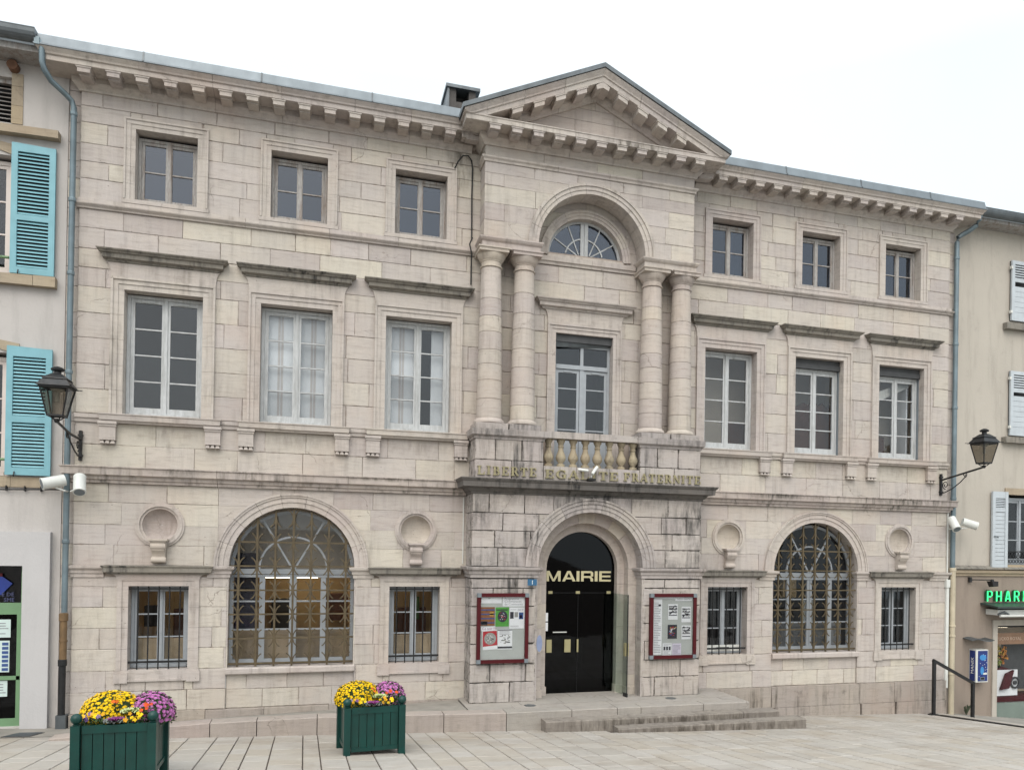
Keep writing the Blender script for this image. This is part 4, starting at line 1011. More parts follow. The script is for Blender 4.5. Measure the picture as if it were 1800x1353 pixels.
# the two big arched windows with scrolled iron grilles
scr = MB(); N = 7; r_ = .165
P0 = [(.012 + r_*(1-math.cos(math.radians(58)*(k/N))), r_*1.0*math.sin(math.radians(58)*k/N)*1.05) for k in range(N+1)]
for (xa, za), (xb, zb) in zip(P0, P0[1:]): scr.obox((xa,0,za),(xb,0,zb), .020, .014, (0,1,0))
scr_me = scr.mesh('scroll', M['grille'])
for s in (-1, 1):
    XA = s*5.15; y = .24; m_ = MB()
    m_.box(XA-1.01,XA-.955,y,y+.06,.71,2.19); m_.box(XA+.955,XA+1.01,y,y+.06,.71,2.19); m_.box(XA-1.01,XA+1.01,y-.015,y+.06,2.19,2.235); m_.box(XA-1.01,XA+1.01,y-.006,y+.06,2.245,2.335)
    m_.box(XA-.955,XA+.955,y-.01,y+.06,.71,.80)
    m_.arcring(XA,2.33,.955,1.01,0,PI,32,y,y+.05)
    for x in (-.50, .0, .50):
        for q in ((-.058,-.004),(.004,.058)) if x == 0 else ((-.045,.045),): m_.box(XA+x+q[0],XA+x+q[1],y-.008,y+.055,.80,2.19)
    aw = m_.build('window', M['blue_wood'], hall)
    for a, b in ((-.955,-.545),(-.455,-.058),(.058,.455),(.545,.955)):
        zs = [.80,1.30,1.78,2.19]
        for k in range(3):
            p = MB(); p.box(XA+a,XA+b,y+.028,y+.033,zs[k],zs[k+1]); p.build('pane', M['glass_clear'], aw)
            if k: p = MB(); p.box(XA+a,XA+b,y+.006,y+.05,zs[k]-.013,zs[k]+.013); p.build('glazing_bar', M['blue_wood'], aw)
    p = MB(); p.prism([(XA+.96*math.cos(PI*k/24), 2.335+.955*math.sin(PI*k/24)) for k in range(25)], y+.026, y+.03); p.build('pane', M['glass' if s < 0 else 'glass_clear'], aw)
    p = MB(); p.arcring(XA,2.335,.535,.567,0,PI,28,y-.004,y+.04); p.build('glazing_bar', M['blue_wood'], aw)
    for sd in (-1, 1):
        p = MB(); bars(p, [(XA+sd*.02,2.34),(XA+sd*.50,3.17)], .03, y-.002, y+.038); p.build('glazing_bar', M['blue_wood'], aw)
    if s < 0:
        room(aw, XA-1.0, XA+1.0, .32, 3.6, .2, 2.225, 'room_warm')
        room(aw, XA-1.05, XA+1.05, .315, .8, 2.24, 3.5, 'room_beige')
        for k, (xx, yy) in enumerate(((-.05,.75),(.05,1.7),(.15,2.9))):
            q = MB(); q.box(XA-.45+xx,XA+.45+xx,yy,yy+.08,2.16,2.19); q.build('ceiling_tube', M['tube'], aw)
        q = MB(); q.box(XA-.98,XA-.60,.6,.64,.3,2.6); q.build('dark_curtain', flat_mat('slate_curtain', (.05,.052,.075), .9), aw)
        q = MB(); q.box(XA-.52,XA-.05,3.3,3.5,.9,1.62); q.box(XA-.5,XA-.0,2.4,2.9,.25,.95); q.build('cupboard', M['black'], aw)
        q = MB(); q.box(XA+.55,XA+1.0,2.9,3.2,1.2,1.75); q.build('picture', M['room_brown'], aw)
        q = MB(); q.box(XA-.98,XA+.98,.42,.45,.25,1.27); q.build('lower_blind', flat_mat('buff_blind', (.36,.28,.19), .9), aw)
    else:
        room(aw, XA-1.05, XA+1.05, .32, 2.4, .2, 3.5, 'room_dark')
        q = MB(); q.box(XA+.1,XA+.45,1.4,1.6,1.75,2.3); q.build('picture', M['room_warm'], aw)
        q = MB(); q.box(XA-.95,XA+.95,.45,.48,.25,1.28); q.build('lower_blind', flat_mat('grey_blind', (.16,.165,.17), .9), aw)
        q = MB(); q.box(XA+.12,XA+.44,.7,.74,1.0,1.72); q.build('notice', M['board_grey'], aw)
    gb = MB(); gb.box(XA-1.008,XA+1.008,.05,.07,.735,.765); gr = gb.build('window_grille', M['grille'], hall)
    zr = [.765+.405*k for k in range(6)]
    for z in zr[1:]:
        hw = 1.012 if z < 2.375 else math.sqrt(max(0, 1.012**2-(z-2.375)**2))
        p = MB(); p.box(XA-hw,XA+hw,.052,.068,z-.014,z+.014); p.build('bar', M['grille'], gr)
    vx = [-.865+.2885*k for k in range(7)]
    for x in vx:
        zt = 2.375+math.sqrt(1.012**2-x*x); p = MB(); p.box(XA+x-.016,XA+x+.016,.044,.074,.70,zt); p.build('bar', M['grille'], gr)
        for z in zr + [zr[-1]+.405]:
            for sx_ in (-1, 1):
                for sz in (-1, 1):
                    ex, ez = abs(x+sx_*.10), z+sz*.155
                    if z == zr[0] and sz < 0: continue
                    if ez > 2.375 and ex*ex+(ez-2.375)**2 > .97: continue
                    if ez < 2.375 and ex > 1.0: continue
                    put(scr_me, 'scroll', gr, (XA+x, .06, z), None, (sx_, 1, sz))
# entrance: dark glass screen, leaves, letters
m_ = MB(); y = .055
m_.prism([(-.692,.05),(.692,.05),(.692,2.385)] + [(.692*math.cos(PI*k/24), 2.385+.69*math.sin(PI*k/24)) for k in range(1,24)] + [(-.692,2.385)], y, y+.01)
door = m_.build('entrance_door', M['glass_dark'], hall)
p = MB(); p.box(-.69,.69,y-.004,y+.014,1.93,1.936); p.box(-.032,-.028,y-.004,y,.05,1.93); p.build('glass_joint', M['dark_metal'], door)
for x, wd in ((-.60,.10),(-.24,.12),(-.04,.03)):
    p = MB(); p.box(x-wd/2,x+wd/2,y-.05,y-.03,.82,1.06); p.box(x-wd/2+.01,x-wd/2+.03,y-.03,y,.92,.96); p.build('door_plate', M['brass'], door)
p = MB(); p.box(-.52,-.25,y-.012,y,1.185,1.203); p.build('letter_slot', M['white_cast'], door)
for x in (-.04, -.58, .58):
    p = MB(); p.box(x-.04,x+.04,y-.014,y+.02,1.915,1.965); p.build('hinge', M['brass'], door)
room(door, -.9, .9, .07, 2.6, .045, 3.2, 'vestibule')
lf = MB(); a, b = Vector((.672,.03,.07)), Vector((.735,-.60,.07)); t = (b-a).normalized(); n = Vector((t.y,-t.x,0))*.006
lf.hexa([tuple(a-n),tuple(b-n),tuple(b+n),tuple(a+n)] + [tuple(q+Vector((0,0,1.86))) for q in (a-n,b-n,b+n,a+n)]); leaf = lf.build('open_door_leaf', clear_leaf(), hall)
p = MB(); q0 = a+(b-a)*.84; q1 = a+(b-a)*.96
for sd in (-1, 1): p.obox(q0+n*sd*4+Vector((0,0,.85)), q1+n*sd*4+Vector((0,0,.85)), .02, .24)
p.build('door_plate', M['brass'], leaf)
p = MB(); p.obox(b-t*.012, b+Vector((0,0,1.86))-t*.012, .016, .016, (0,1,0)); p.obox(b-t*.14, b-t*.0+Vector((0,0,.0)), .03, .09); p.build('edge_fitting', M['dark_metal'], leaf)
m_ = MB(); m_.box(-2.262,-2.245,-.022,.0,2.46,3.66); m_.build('cable_duct', M['white_cast'], hall)
m_ = MB(); n = 16; m_.prism([(-.955+.055*math.cos(2*PI*k/n), 1.07+.15*math.sin(2*PI*k/n)) for k in range(n)], -.6045, -.602); m_.build('sticker', flat_mat('slate_blue_sticker', (.20,.24,.36), .5), hall)
for z0, z1 in ((1.40,1.56),(1.22,1.38)):
    m_ = MB(); m_.box(-.70,-.62,.040,.043,z0,z1); m_.build('notice', M['paper'], door)
# chimney and the loose cable
m_ = MB(); m_.box(-2.49,-1.98,1.0,1.6,10.3,11.34); m_.box(-2.49,-2.36,1.0,1.6,11.34,11.58); m_.box(-2.11,-1.98,1.0,1.6,11.34,11.58); m_.box(-2.36,-2.11,1.3,1.6,11.34,11.58); ch = m_.build('chimney', M['chimney'], hall)
m_ = MB(); m_.box(-2.56,-1.9,.94,1.68,11.58,11.64); m_.box(-2.53,-2.495,.97,1.66,10.3,11.58); m_.build('chimney_cap', M['zinc_dark'], ch)
m_ = MB(); m_.tube([(-2.52,-.05,9.555),(-2.46,-.07,9.68),(-2.38,-.07,9.79),(-2.28,-.05,9.81),(-2.22,-.04,9.74),(-2.195,-.03,9.6),(-2.20,-.03,9.1),(-2.19,-.03,8.33)], .013, 6); m_.tube([(-2.19,-.10,8.33),(-2.24,-.11,8.2),(-2.20,-.10,8.05),(-2.19,-.03,7.8),(-2.19,-.03,7.5)], .013, 6); m_.build('cable', M['black'], hall)

# ------------------------------------------------------------------ left neighbour
def part_box(parent, name, mat, *b):
    m_ = MB(); m_.tone = R.random(); m_.box(*b); return m_.build(name, M[mat], parent)
def slatted(parent, name, mat, x0, x1, z0, z1, y0, y1, stile, rails, pitch, tilt=.012, arch=0.0):
    """louvred shutter: frame, each slat a child"""
    m_ = MB(); m_.tone = R.random(); m_.box(x0,x0+stile,y0,y1,z0,z1); m_.box(x1-stile,x1,y0,y1,z0,z1-arch)
    for a, b in rails: m_.box(x0+stile,x1-stile,y0,y1,a,b)
    if arch: m_.prism([(x0+stile,z1-.001),(x0+stile,rails[-1][1]-.01),(x1-stile,rails[-1][1]-.01),(x1-stile,z1-arch)], y0+.001, y1-.001)
    sh = m_.build(name, M[mat], parent); w = x1-x0-2*stile
    sl = MB(); t = tilt; h = pitch*.62
    sl.hexa([(0,-t,0),(w,-t,0),(w,-t+.007,0),(0,-t+.007,0),(0,t,h),(w,t,h),(w,t+.007,h),(0,t+.007,h)]); me = sl.mesh('slat', M[mat])
    for (a0, a1), (b0, b1) in zip(rails, rails[1:]):
        n = int((b0-a1)/pitch); pp = (b0-a1)/n
        for k in range(n): put(me, 'slat', sh, (x0+stile, (y0+y1)/2-.003, a1+pp*k+pp*.15))
    bk = MB(); bk.box(x0+stile,x1-stile,y1-.004,y1-.001,rails[0][1],rails[-1][0]); bk.build('shadow_gap', M['black'], sh)
    return sh
def wall_with_holes(parent, name, mat, x0, x1, z0, z1, y, holes, deep=.35):
    xs = sorted({x0, x1} | {h[0] for h in holes} | {h[1] for h in holes}); m_ = MB()
    for a, b in zip(xs, xs[1:]):
        iv = sorted((h[2], h[3]) for h in holes if h[0] < (a+b)/2 < h[1]); z = z0
        for p, q in iv:
            if p > z: m_.quad((a,y,z),(b,y,z),(b,y,p),(a,y,p))
            z = q
        if z < z1: m_.quad((a,y,z),(b,y,z),(b,y,z1),(a,y,z1))
    for h in holes:
        a, b, p, q = h
        m_.quad((a,y,p),(a,y+deep,p),(a,y+deep,q),(a,y,q)); m_.quad((b,y,p),(b,y,q),(b,y+deep,q),(b,y+deep,p)); m_.quad((a,y,q),(a,y+deep,q),(b,y+deep,q),(b,y,q)); m_.quad((a,y,p),(b,y,p),(b,y+deep,p),(a,y+deep,p))
    m_.quad((x0,y,z0),(x0,y+6,z0),(x0,y+6,z1),(x0,y,z1)); m_.quad((x1,y,z0),(x1,y,z1),(x1,y+6,z1),(x1,y+6,z0))
    return m_.build(name, M[mat], parent)
lh = thing('townhouse', 'white rendered house with turquoise shutters beside the town hall', 'building', (-9.4, .05, 0))
Y = .05
LW = [(-10.42,-9.41,9.22,9.93), (-10.42,-9.39,6.86,8.72), (-10.42,-9.39,3.74,5.66), (-11.6,-9.115,-.14,2.36)]
wall_with_holes(lh, 'wall', 'render_white', -13.5, -8.63, -.6, 10.22, Y, LW)
# smooth shopfront surround
m_ = MB(); m_.box(-9.115,-8.745,-.05,.05,-.6,2.36); m_.box(-13.5,-8.745,-.05,.05,2.36,2.89); m_.build('shopfront_surround', M['render_band'], lh)
# attic louvre
m_ = MB()
for k in range(9): z = 9.25+.072*k; m_.hexa([(-10.4,.16,z),(-9.42,.16,z),(-9.42,.17,z),(-10.4,.17,z),(-10.4,.20,z+.042),(-9.42,.20,z+.042),(-9.42,.21,z+.042),(-10.4,.21,z+.042)])
lv = part_box(lh, 'attic_louvre', 'black', -10.42,-9.41,.26,.28,9.22,9.93)
sl = MB().hexa([(-10.4,.10,0),(-9.415,.10,0),(-9.415,.112,0),(-10.4,.112,0),(-10.4,.16,.045),(-9.415,.16,.045),(-9.415,.172,.045),(-10.4,.172,.045)]).mesh('slat', M['grey_wood'])
for k in range(9): put(sl, 'slat', lv, (0, 0, 9.235+.066*k))
part_box(lh, 'louvre_head', 'grey_wood', -10.42,-9.41,.12,.2,9.86,9.93)
for a, b in ((9.22,9.50),(9.505,9.80),(9.805,10.0)): part_box(lh, 'quoin', 'beige', -9.41,-9.255,.035,.3,a,b)
m_ = MB(); n = 14; m_.prism([(-9.375+.075*math.cos(2*PI*k/n), 10.075+.075*math.sin(2*PI*k/n)) for k in range(n)], -.08, .1); m_.build('beam_end', M['wood_beam'], lh)
m_ = MB(); m_.tone = .3; m_.hexa([(-13,-.10,8.98),(-8.73,-.10,9.03),(-8.73,.1,9.03),(-13,.1,8.98),(-13,-.10,9.11),(-8.73,-.10,9.15),(-8.73,.1,9.15),(-13,.1,9.11)]); m_.build('sill', M['beige'], lh)
for z0, z1 in ((6.71,6.865),(3.58,3.745)):
    x = -13.0
    while x < -8.75:
        w = min(rr(.45,.8), -8.74-x if z0 > 5 else -8.62-x)
        if w < .1: break
        part_box(lh, 'sill', 'beige', x+.003, x+w-.003, -.07 if z0 > 5 else .02, .2, z0, z1+rr(-.006,.006)); x += w
# arched lintels over the shuttered windows
for zt in (8.72, 5.66):
    m_ = MB(); m_.tone = .6; m_.prism([(-10.6,zt+.0),(-10.2,zt+.12),(-9.7,zt+.11),(-9.24,zt-.03),(-9.24,zt+.15),(-9.55,zt+.20),(-10,zt+.30),(-10.6,zt+.30)], .03, .3); m_.build('lintel', M['beige'], lh)
for z0, z1, n in ((6.88,8.72,3), (3.76,5.66,3)):
    w = casement(-9.90, z0, z1-.05, 1.0, n, .20, 'panel_pink', 'glass', .06, .05, .05, .022, parent=lh)
    room(w, -10.9, -9.2, .30, 1.6, z0-.2, z1+.2, 'room_dark')
    m_ = MB(); m_.tube([(-10.45,.0,z0+.24),(-9.39,.0,z0+.24)], .022, 8); m_.build('guard_rail', flat_mat('sage_green_iron', (.13,.22,.11), .5) , lh)
slatted(lh, 'shutter', 'cyan_shutter', -9.372,-8.775,6.885,8.905,-.03,.012,.085,[(6.885,6.985),(7.715,7.80),(8.775,8.875)],.0545,arch=.02)
slatted(lh, 'shutter', 'cyan_shutter', -9.385,-8.772,3.765,5.76,-.03,.012,.085,[(3.765,3.88),(4.58,4.68),(5.60,5.735)],.0535,arch=.02)
for z in (6.885, 3.765):
    m_ = MB(); m_.tube([(-9.26,-.04,z-.02),(-9.25,-.07,z),(-9.25,-.05,z+.05)], .01, 6); m_.build('shutter_catch', M['dark_metal'], lh)
# eaves, gutter, downpipe
part_box(lh, 'eaves_board', 'grey_wood', -13.5,-8.925,-.36,.05,10.17,10.27)
m_ = MB(); g = [(-.36+(-.09)-.10*math.cos(PI*k/8)*-1-.0, 10.40-.13*math.sin(PI*k/8)) for k in range(9)]
m_.prism([(-.56,10.44)] + [(-.45-.105*math.cos(PI*k/10), 10.42-.16*math.sin(PI*k/10)) for k in range(11)] + [(-.34,10.44)], -13.5, -8.935, 'x'); m_.build('gutter', M['zinc_dark'], lh)
m_ = MB(); m_.quad((-13.5,-.36,10.46),(-8.9,-.36,10.46),(-8.9,5,12.2),(-13.5,5,12.2)); m_.build('roof', M['zinc_dark'], lh)
m_ = MB(); pts = [(-8.92,-.45,10.30),(-8.885,-.45,10.29),(-8.865,-.45,10.2),(-8.86,-.44,10.0),(-8.84,-.41,9.9),(-8.77,-.33,9.79),(-8.62,-.17,9.70),(-8.55,-.11,9.64),(-8.522,-.09,9.55),(-8.522,-.09,1.64)]
m_.tube(pts, .043, 12); m_.box(-8.95,-8.88,-.52,-.38,10.22,10.33); pipe = m_.build('downpipe', M['pipe'], lh, smooth=True)
for z in (9.45, 8.1, 6.95, 5.4, 2.75):
    m_ = MB(); m_.lathe([(.05,z-.03),(.054,z-.02),(.054,z+.02),(.05,z+.03)], (-8.522,-.09), 12); m_.build('pipe_collar', M['pipe'], pipe)
m_ = MB(); m_.lathe([(.052,.90),(.052,1.50),(.066,1.51),(.066,1.62),(.05,1.63)], (-8.53,-.09), 12); m_.lathe([(.06,1.18),(.06,1.21)], (-8.53,-.09), 12); m_.build('iron_pipe', M['pipe_brown'], pipe, smooth=True)
m_ = MB(); m_.lathe([(.05,.0),(.05,.80),(.064,.81),(.064,.90),(.052,.91)], (-8.535,-.09), 12); m_.build('iron_pipe', M['dark_metal'], pipe, smooth=True)
part_box(pipe, 'pipe_shoe', 'zinc_dark', -8.60,-8.46,-.16,0,-.25,.04)
m_ = MB(); m_.tube([(-13,-.0,3.52),(-9.4,.0,3.535),(-8.7,-.01,3.56),(-8.3,-.06,3.56)], .01, 6); m_.build('cable', M['black'], lh)
for x in (-9.8,-9.37,-9.12,-8.9): part_box(lh, 'cable_clip', 'black', x-.008,x+.008,-.01,.05,3.52,3.60)
# shop door of the left house
m_ = MB(); y = .10
for b in ((-9.17,-9.118,-.14,2.36),(-11.6,-9.17,1.60,1.78),(-11.6,-9.17,.58,.64),(-11.6,-9.17,-.14,-.02),(-9.22,-9.17,-.02,1.60)): m_.box(b[0],b[1],y,y+.06,b[2],b[3])
sd_ = m_.build('shop_door', M['green_frame'], lh)
for z0, z1 in ((-.02,.58),(.64,1.60),(1.78,2.36)): part_box(sd_, 'pane', 'glass_dark' if z1 < 2 else 'glass', -11.6,-9.17,y+.03,y+.034,z0,z1)
m_ = MB(); m_.prism([(-9.62,2.06),(-9.46,2.22),(-9.285,2.08),(-9.44,1.90)], .085, .09); em = m_.build('emblem', flat_mat('royal_blue_film', (.01,.03,.20), .4), sd_)
part_box(em, 'emblem_dot', 'red_frame', -9.50,-9.42,.08,.084,2.19,2.24)
room(sd_, -11.5, -9.1, .16, 2.5, -.2, 2.4, 'room_dark')

# ------------------------------------------------------------------ right neighbour
ph = thing('pharmacy', 'grey-cream rendered building with pale shutters and a shop window at its foot', 'building', (10.5, .15, -.9))
Y = .15
RW = [(10.27,11.3,8.13,9.50),(10.27,11.3,5.51,6.98),(10.265,11.25,2.56,4.16),(10.03,13.2,-1.6,1.17)]
wall_with_holes(ph, 'upper_wall', 'render_cream', 8.63, 16, 2.45, 10.25, Y, RW[:3])
wall_with_holes(ph, 'lower_wall', 'render_taupe', 8.63, 16, -2.0, 2.30, Y+.004, RW[3:])
m_ = MB(); m_.sweep([(-.2,2.30),(.03,2.30),(.035,2.34),(.07,2.37),(.075,2.43),(.02,2.45),(-.2,2.452)], [(8.66,Y),(16,Y)]); m_.build('string_course', M['beige'], ph)
x = 8.68
while x < 12.5:
    w = rr(.42,.52); m_ = MB(); m_.tone = R.random(); m_.hexa([(x,Y-.11,2.455),(x+w-.01,Y-.11,2.455),(x+w-.01,Y,2.455),(x,Y,2.455),(x,Y-.10,2.485),(x+w-.01,Y-.10,2.485),(x+w-.01,Y,2.535),(x,Y,2.535)]); m_.build('coping_tile', M['ledge'], ph); x += w
for (z0, z1), (s0, s1) in (((8.13,9.50),(7.92,8.06)),((5.51,6.98),(5.335,5.465))):
    part_box(ph, 'sill', 'ledge', 10.08,12,.02,.3,s0,s1)
    w_ = part_box(ph, 'window', 'black', 10.27,11.3,Y+.2,Y+.25,z0,z1)
    m_ = MB(); m_.box(10.255,10.34,.07,.115,z0,z1-.0); m_.box(10.34,10.80,.078,.115,z0,z0+.08); m_.box(10.34,10.80,.078,.115,z1-.08,z1); m_.box(10.34,10.80,.08,.115,z1-.48,z1-.42); m_.box(10.80,10.86,.07,.115,z0,z1); sh = m_.build('shutter', M['grey_shutter'], ph)
    bd = MB().box(10.342,10.798,.086,.11,0,.112).mesh('board', M['grey_shutter']); n = int((z1-.48-z0-.08)/.118)
    for k in range(n): put(bd, 'board', sh, (0,0,z0+.083+.118*k))
    sl = MB().hexa([(10.342,.082,0),(10.798,.082,0),(10.798,.09,0),(10.342,.09,0),(10.342,.10,.035),(10.798,.10,.035),(10.798,.108,.035),(10.342,.108,.035)]).mesh('slat', M['grey_shutter'])
    for k in range(6): put(sl, 'slat', sh, (0,0,z1-.415+.056*k))
    part_box(sh, 'slat_backing', 'black', 10.342,10.798,.109,.113,z1-.42,z1-.08)
    for z in (z0+.16, z1-.2): part_box(sh, 'hinge', 'white_cast', 10.215,10.26,.05,.10,z,z+.06)
# lowest window and its leaf
z0, z1 = 2.50, 4.215
m_ = MB(); m_.box(9.785,9.865,.06,.11,z0,z1); m_.box(10.145,10.222,.06,.11,z0,z1); m_.box(9.865,10.145,.066,.11,z1-.15,z1); m_.box(9.865,10.145,.066,.11,z0,z0+.07); m_.box(9.865,10.145,.068,.11,z1-.46,z1-.385); sh = m_.build('shutter', M['grey_shutter'], ph)
bd = MB().box(9.867,10.143,.076,.105,0,.083).mesh('board', M['grey_shutter'])
for k in range(13): put(bd, 'board', sh, (0,0,z0+.073+.0905*k))
sl = MB().hexa([(9.867,.07,0),(10.143,.07,0),(10.143,.078,0),(9.867,.078,0),(9.867,.09,.026),(10.143,.09,.026),(10.143,.098,.026),(9.867,.098,.026)]).mesh('slat', M['grey_shutter'])
for k in range(6): put(sl, 'slat', sh, (0,0,z1-.38+.038*k))
part_box(sh, 'slat_backing', 'black', 9.867,10.143,.10,.104,z1-.39,z1-.15)
m_ = MB(); m_.tube([(9.82,.05,3.20),(9.90,.03,3.19),(9.93,.045,3.17)], .012, 6); m_.build('latch', M['zinc_dark'], sh)
w = casement(10.76, 2.56, 4.10, .98, 3, Y+.12, 'blue_wood', 'glass', .06, .05, .05, .022, parent=ph); room(w, 10.0, 11.5, .4, 1.6, 2.4, 4.3, 'room_dark')
part_box(ph, 'window_surround', 'beige', 10.20,11.3,.12,.3,4.16,4.31); part_box(ph, 'sill', 'beige', 10.22,11.3,.10,.3,2.49,2.56)
gb = part_box(ph, 'window_guard', 'dark_metal', 10.27,11.25,.145,.155,2.86,2.875)
sg = MB()
for k in range(10): sg.arcring(0,0,.030,.042,2*PI*k/10,2*PI*(k+1)/10,1,-.004,.004)
sgm = sg.mesh('scroll', M['dark_metal'])
for k in range(11):
    for z in (2.64, 2.74, 2.82): put(sgm, 'scroll', gb, (10.31+.088*k+(.044 if z == 2.74 else 0), .15, z))
part_box(ph, 'eaves_board', 'grey_wood', 8.75,16,-.22,.15,10.13,10.20)
m_ = MB(); m_.prism([(-.41,10.345)] + [(-.30-.105*math.cos(PI*k/10), 10.335-.15*math.sin(PI*k/10)) for k in range(11)] + [(-.19,10.345)], 8.98, 16, 'x'); m_.build('gutter', M['zinc_dark'], ph)
m_ = MB(); m_.quad((8.9,-.2,10.36),(16,-.2,10.36),(16,5,12.2),(8.9,5,12.2)); m_.build('roof', M['zinc_dark'], ph)
m_ = MB(); m_.tube([(9.0,-.30,10.24),(8.96,-.30,10.20),(8.93,-.29,10.08),(8.90,-.26,9.98),(8.82,-.18,9.90),(8.70,-.06,9.82),(8.625,-.03,9.76),(8.60,-.03,9.66),(8.60,-.03,2.47)], .052, 12); pipe = m_.build('downpipe', M['pipe'], ph, smooth=True)
for z in (9.3, 7.4, 6.0, 4.0):
    m_ = MB(); m_.lathe([(.06,z-.03),(.063,z-.02),(.063,z+.02),(.06,z+.03)], (8.60,-.03), 12); m_.build('pipe_collar', M['pipe'], pipe)
m_ = MB(); m_.lathe([(.062,-.8),(.062,2.40),(.072,2.41),(.072,2.47),(.06,2.48)], (8.61,-.03), 12)
for z in (.15, .98, 1.20): m_.lathe([(.072,z-.02),(.075,z-.01),(.075,z+.01),(.072,z+.02)], (8.61,-.03), 12)
m_.build('painted_pipe', M['pipe_cream'], pipe, smooth=True)
m_ = MB(); m_.box(8.455,8.475,-.03,-.005,2.2,3.75); m_.box(8.43,8.50,-.05,-.0,-.15,2.1); m_.box(8.41,8.51,-.07,0,2.05,2.22); m_.build('cable_duct', M['white_cast'], hall)
# shop window
m_ = MB(); m_.box(9.90,10.03,Y-.03,Y+.3,-1.2,1.30); m_.box(10.03,13.3,Y-.02,Y+.3,1.17,1.30); m_.build('shopfront_surround', M['render_cream'], ph)
sw = part_box(ph, 'shop_window', 'glass_clear', 10.03,13.2,Y+.12,Y+.13,-.62,1.17)
M['riser'] = flat_mat('grey_green_riser', (.16,.20,.175), .4, 0, .1, 4)
part_box(sw, 'stall_riser', 'riser', 10.03,13.2,Y+.10,Y+.2,-1.6,-.62); part_box(sw, 'head_rail', 'black', 10.03,13.2,Y+.10,Y+.2,1.12,1.17)
room(sw, 10.0, 13.2, .36, 2.2, -.9, 1.2, 'room_beige')
part_box(sw, 'ceiling_tube', 'tube', 10.35,10.7,.5,.6,1.09,1.11)
part_box(sw, 'red_plinth', 'red_frame', 10.05,13,.45,1.0,-.8,-.52)
part_box(sw, 'display_panel', 'paper', 10.40,11.0,.48,.5,-.50,.10)
dp = part_box(sw, 'display_panel', 'blind_grey', 10.75,12,.70,.72,-.4,.72)
m_ = MB(); m_.tone = .1; m_.hexa([(10.44,.40,-.35),(10.68,.40,-.32),(10.68,.46,-.32),(10.44,.46,-.35),(10.60,.40,.02),(10.82,.40,.1),(10.82,.46,.1),(10.60,.46,.02)]); m_.build('red_box', M['red_frame'], sw)
m_ = MB(); m_.hexa([(10.39,.5,.0),(11.04,.5,.0),(11.04,.56,.0),(10.39,.56,.0),(10.39,.5,.22),(11.04,.5,.05),(11.04,.56,.05),(10.39,.56,.22)]); m_.build('red_ribbon', M['red_frame'], sw)
for (xx, zz, cc, nm) in ((10.48,.55,(.45,.33,.04),'yellow_spray'),(10.58,.40,(.55,.19,.03),'orange_spray'),(10.46,.30,(.18,.22,.04),'green_spray'),(10.67,.50,(.55,.22,.03),'orange_spray')):
    m_ = MB()
    for k in range(14):
        a = rr(0, 2*PI); r0 = rr(.02,.11); px, pz = xx+r0*math.cos(a), zz+1.4*r0*math.sin(a); m_.hexa([(px-.03,.5,pz-.02),(px+.02,.5,pz-.03),(px+.02,.52,pz-.03),(px-.03,.52,pz-.02),(px-.02,.5,pz+.03),(px+.03,.5,pz+.02),(px+.03,.52,pz+.02),(px-.02,.52,pz+.03)])
    m_.build(nm, flat_mat(nm+'_petals', cc, .8), sw)
m_ = MB(); m_.arcring(10.90,-.20,.10,.14,0,2*PI,24,.44,.47); m_.arcring(10.90,-.20,.0,.05,0,2*PI,16,.44,.47); m_.build('round_emblem', M['ink'], sw)
brown_band = part_box(sw, 'banner', 'room_brown', 10.04,12.5,.33,.335,.72,.98)
brown_band.data.materials[0] = flat_mat('tan_banner', (.30,.17,.10), .7)
# awning over the shop window
m_ = MB(); m_.hexa([(9.55,-.35,1.60),(13,-.35,1.60),(13,.15,1.66),(9.55,.15,1.66),(9.55,-.35,1.64),(13,-.35,1.64),(13,.15,1.70),(9.55,.15,1.70)]); aw_ = m_.build('awning_hood', flat_mat('dark_green_metal', (.03,.045,.042), .5), ph)
m_ = MB(); m_.box(9.68,13,-.22,.12,1.44,1.56); m_.tube([(9.70,-.26,1.43),(13,-.26,1.43)], .03, 8); m_.build('awning_cassette', M['white_cast'], aw_)
m_ = MB(); m_.tube([(9.66,-.24,1.46),(9.80,-.28,1.52),(9.95,-.25,1.46)], .025, 6); m_.build('awning_arm', M['zinc_dark'], aw_)

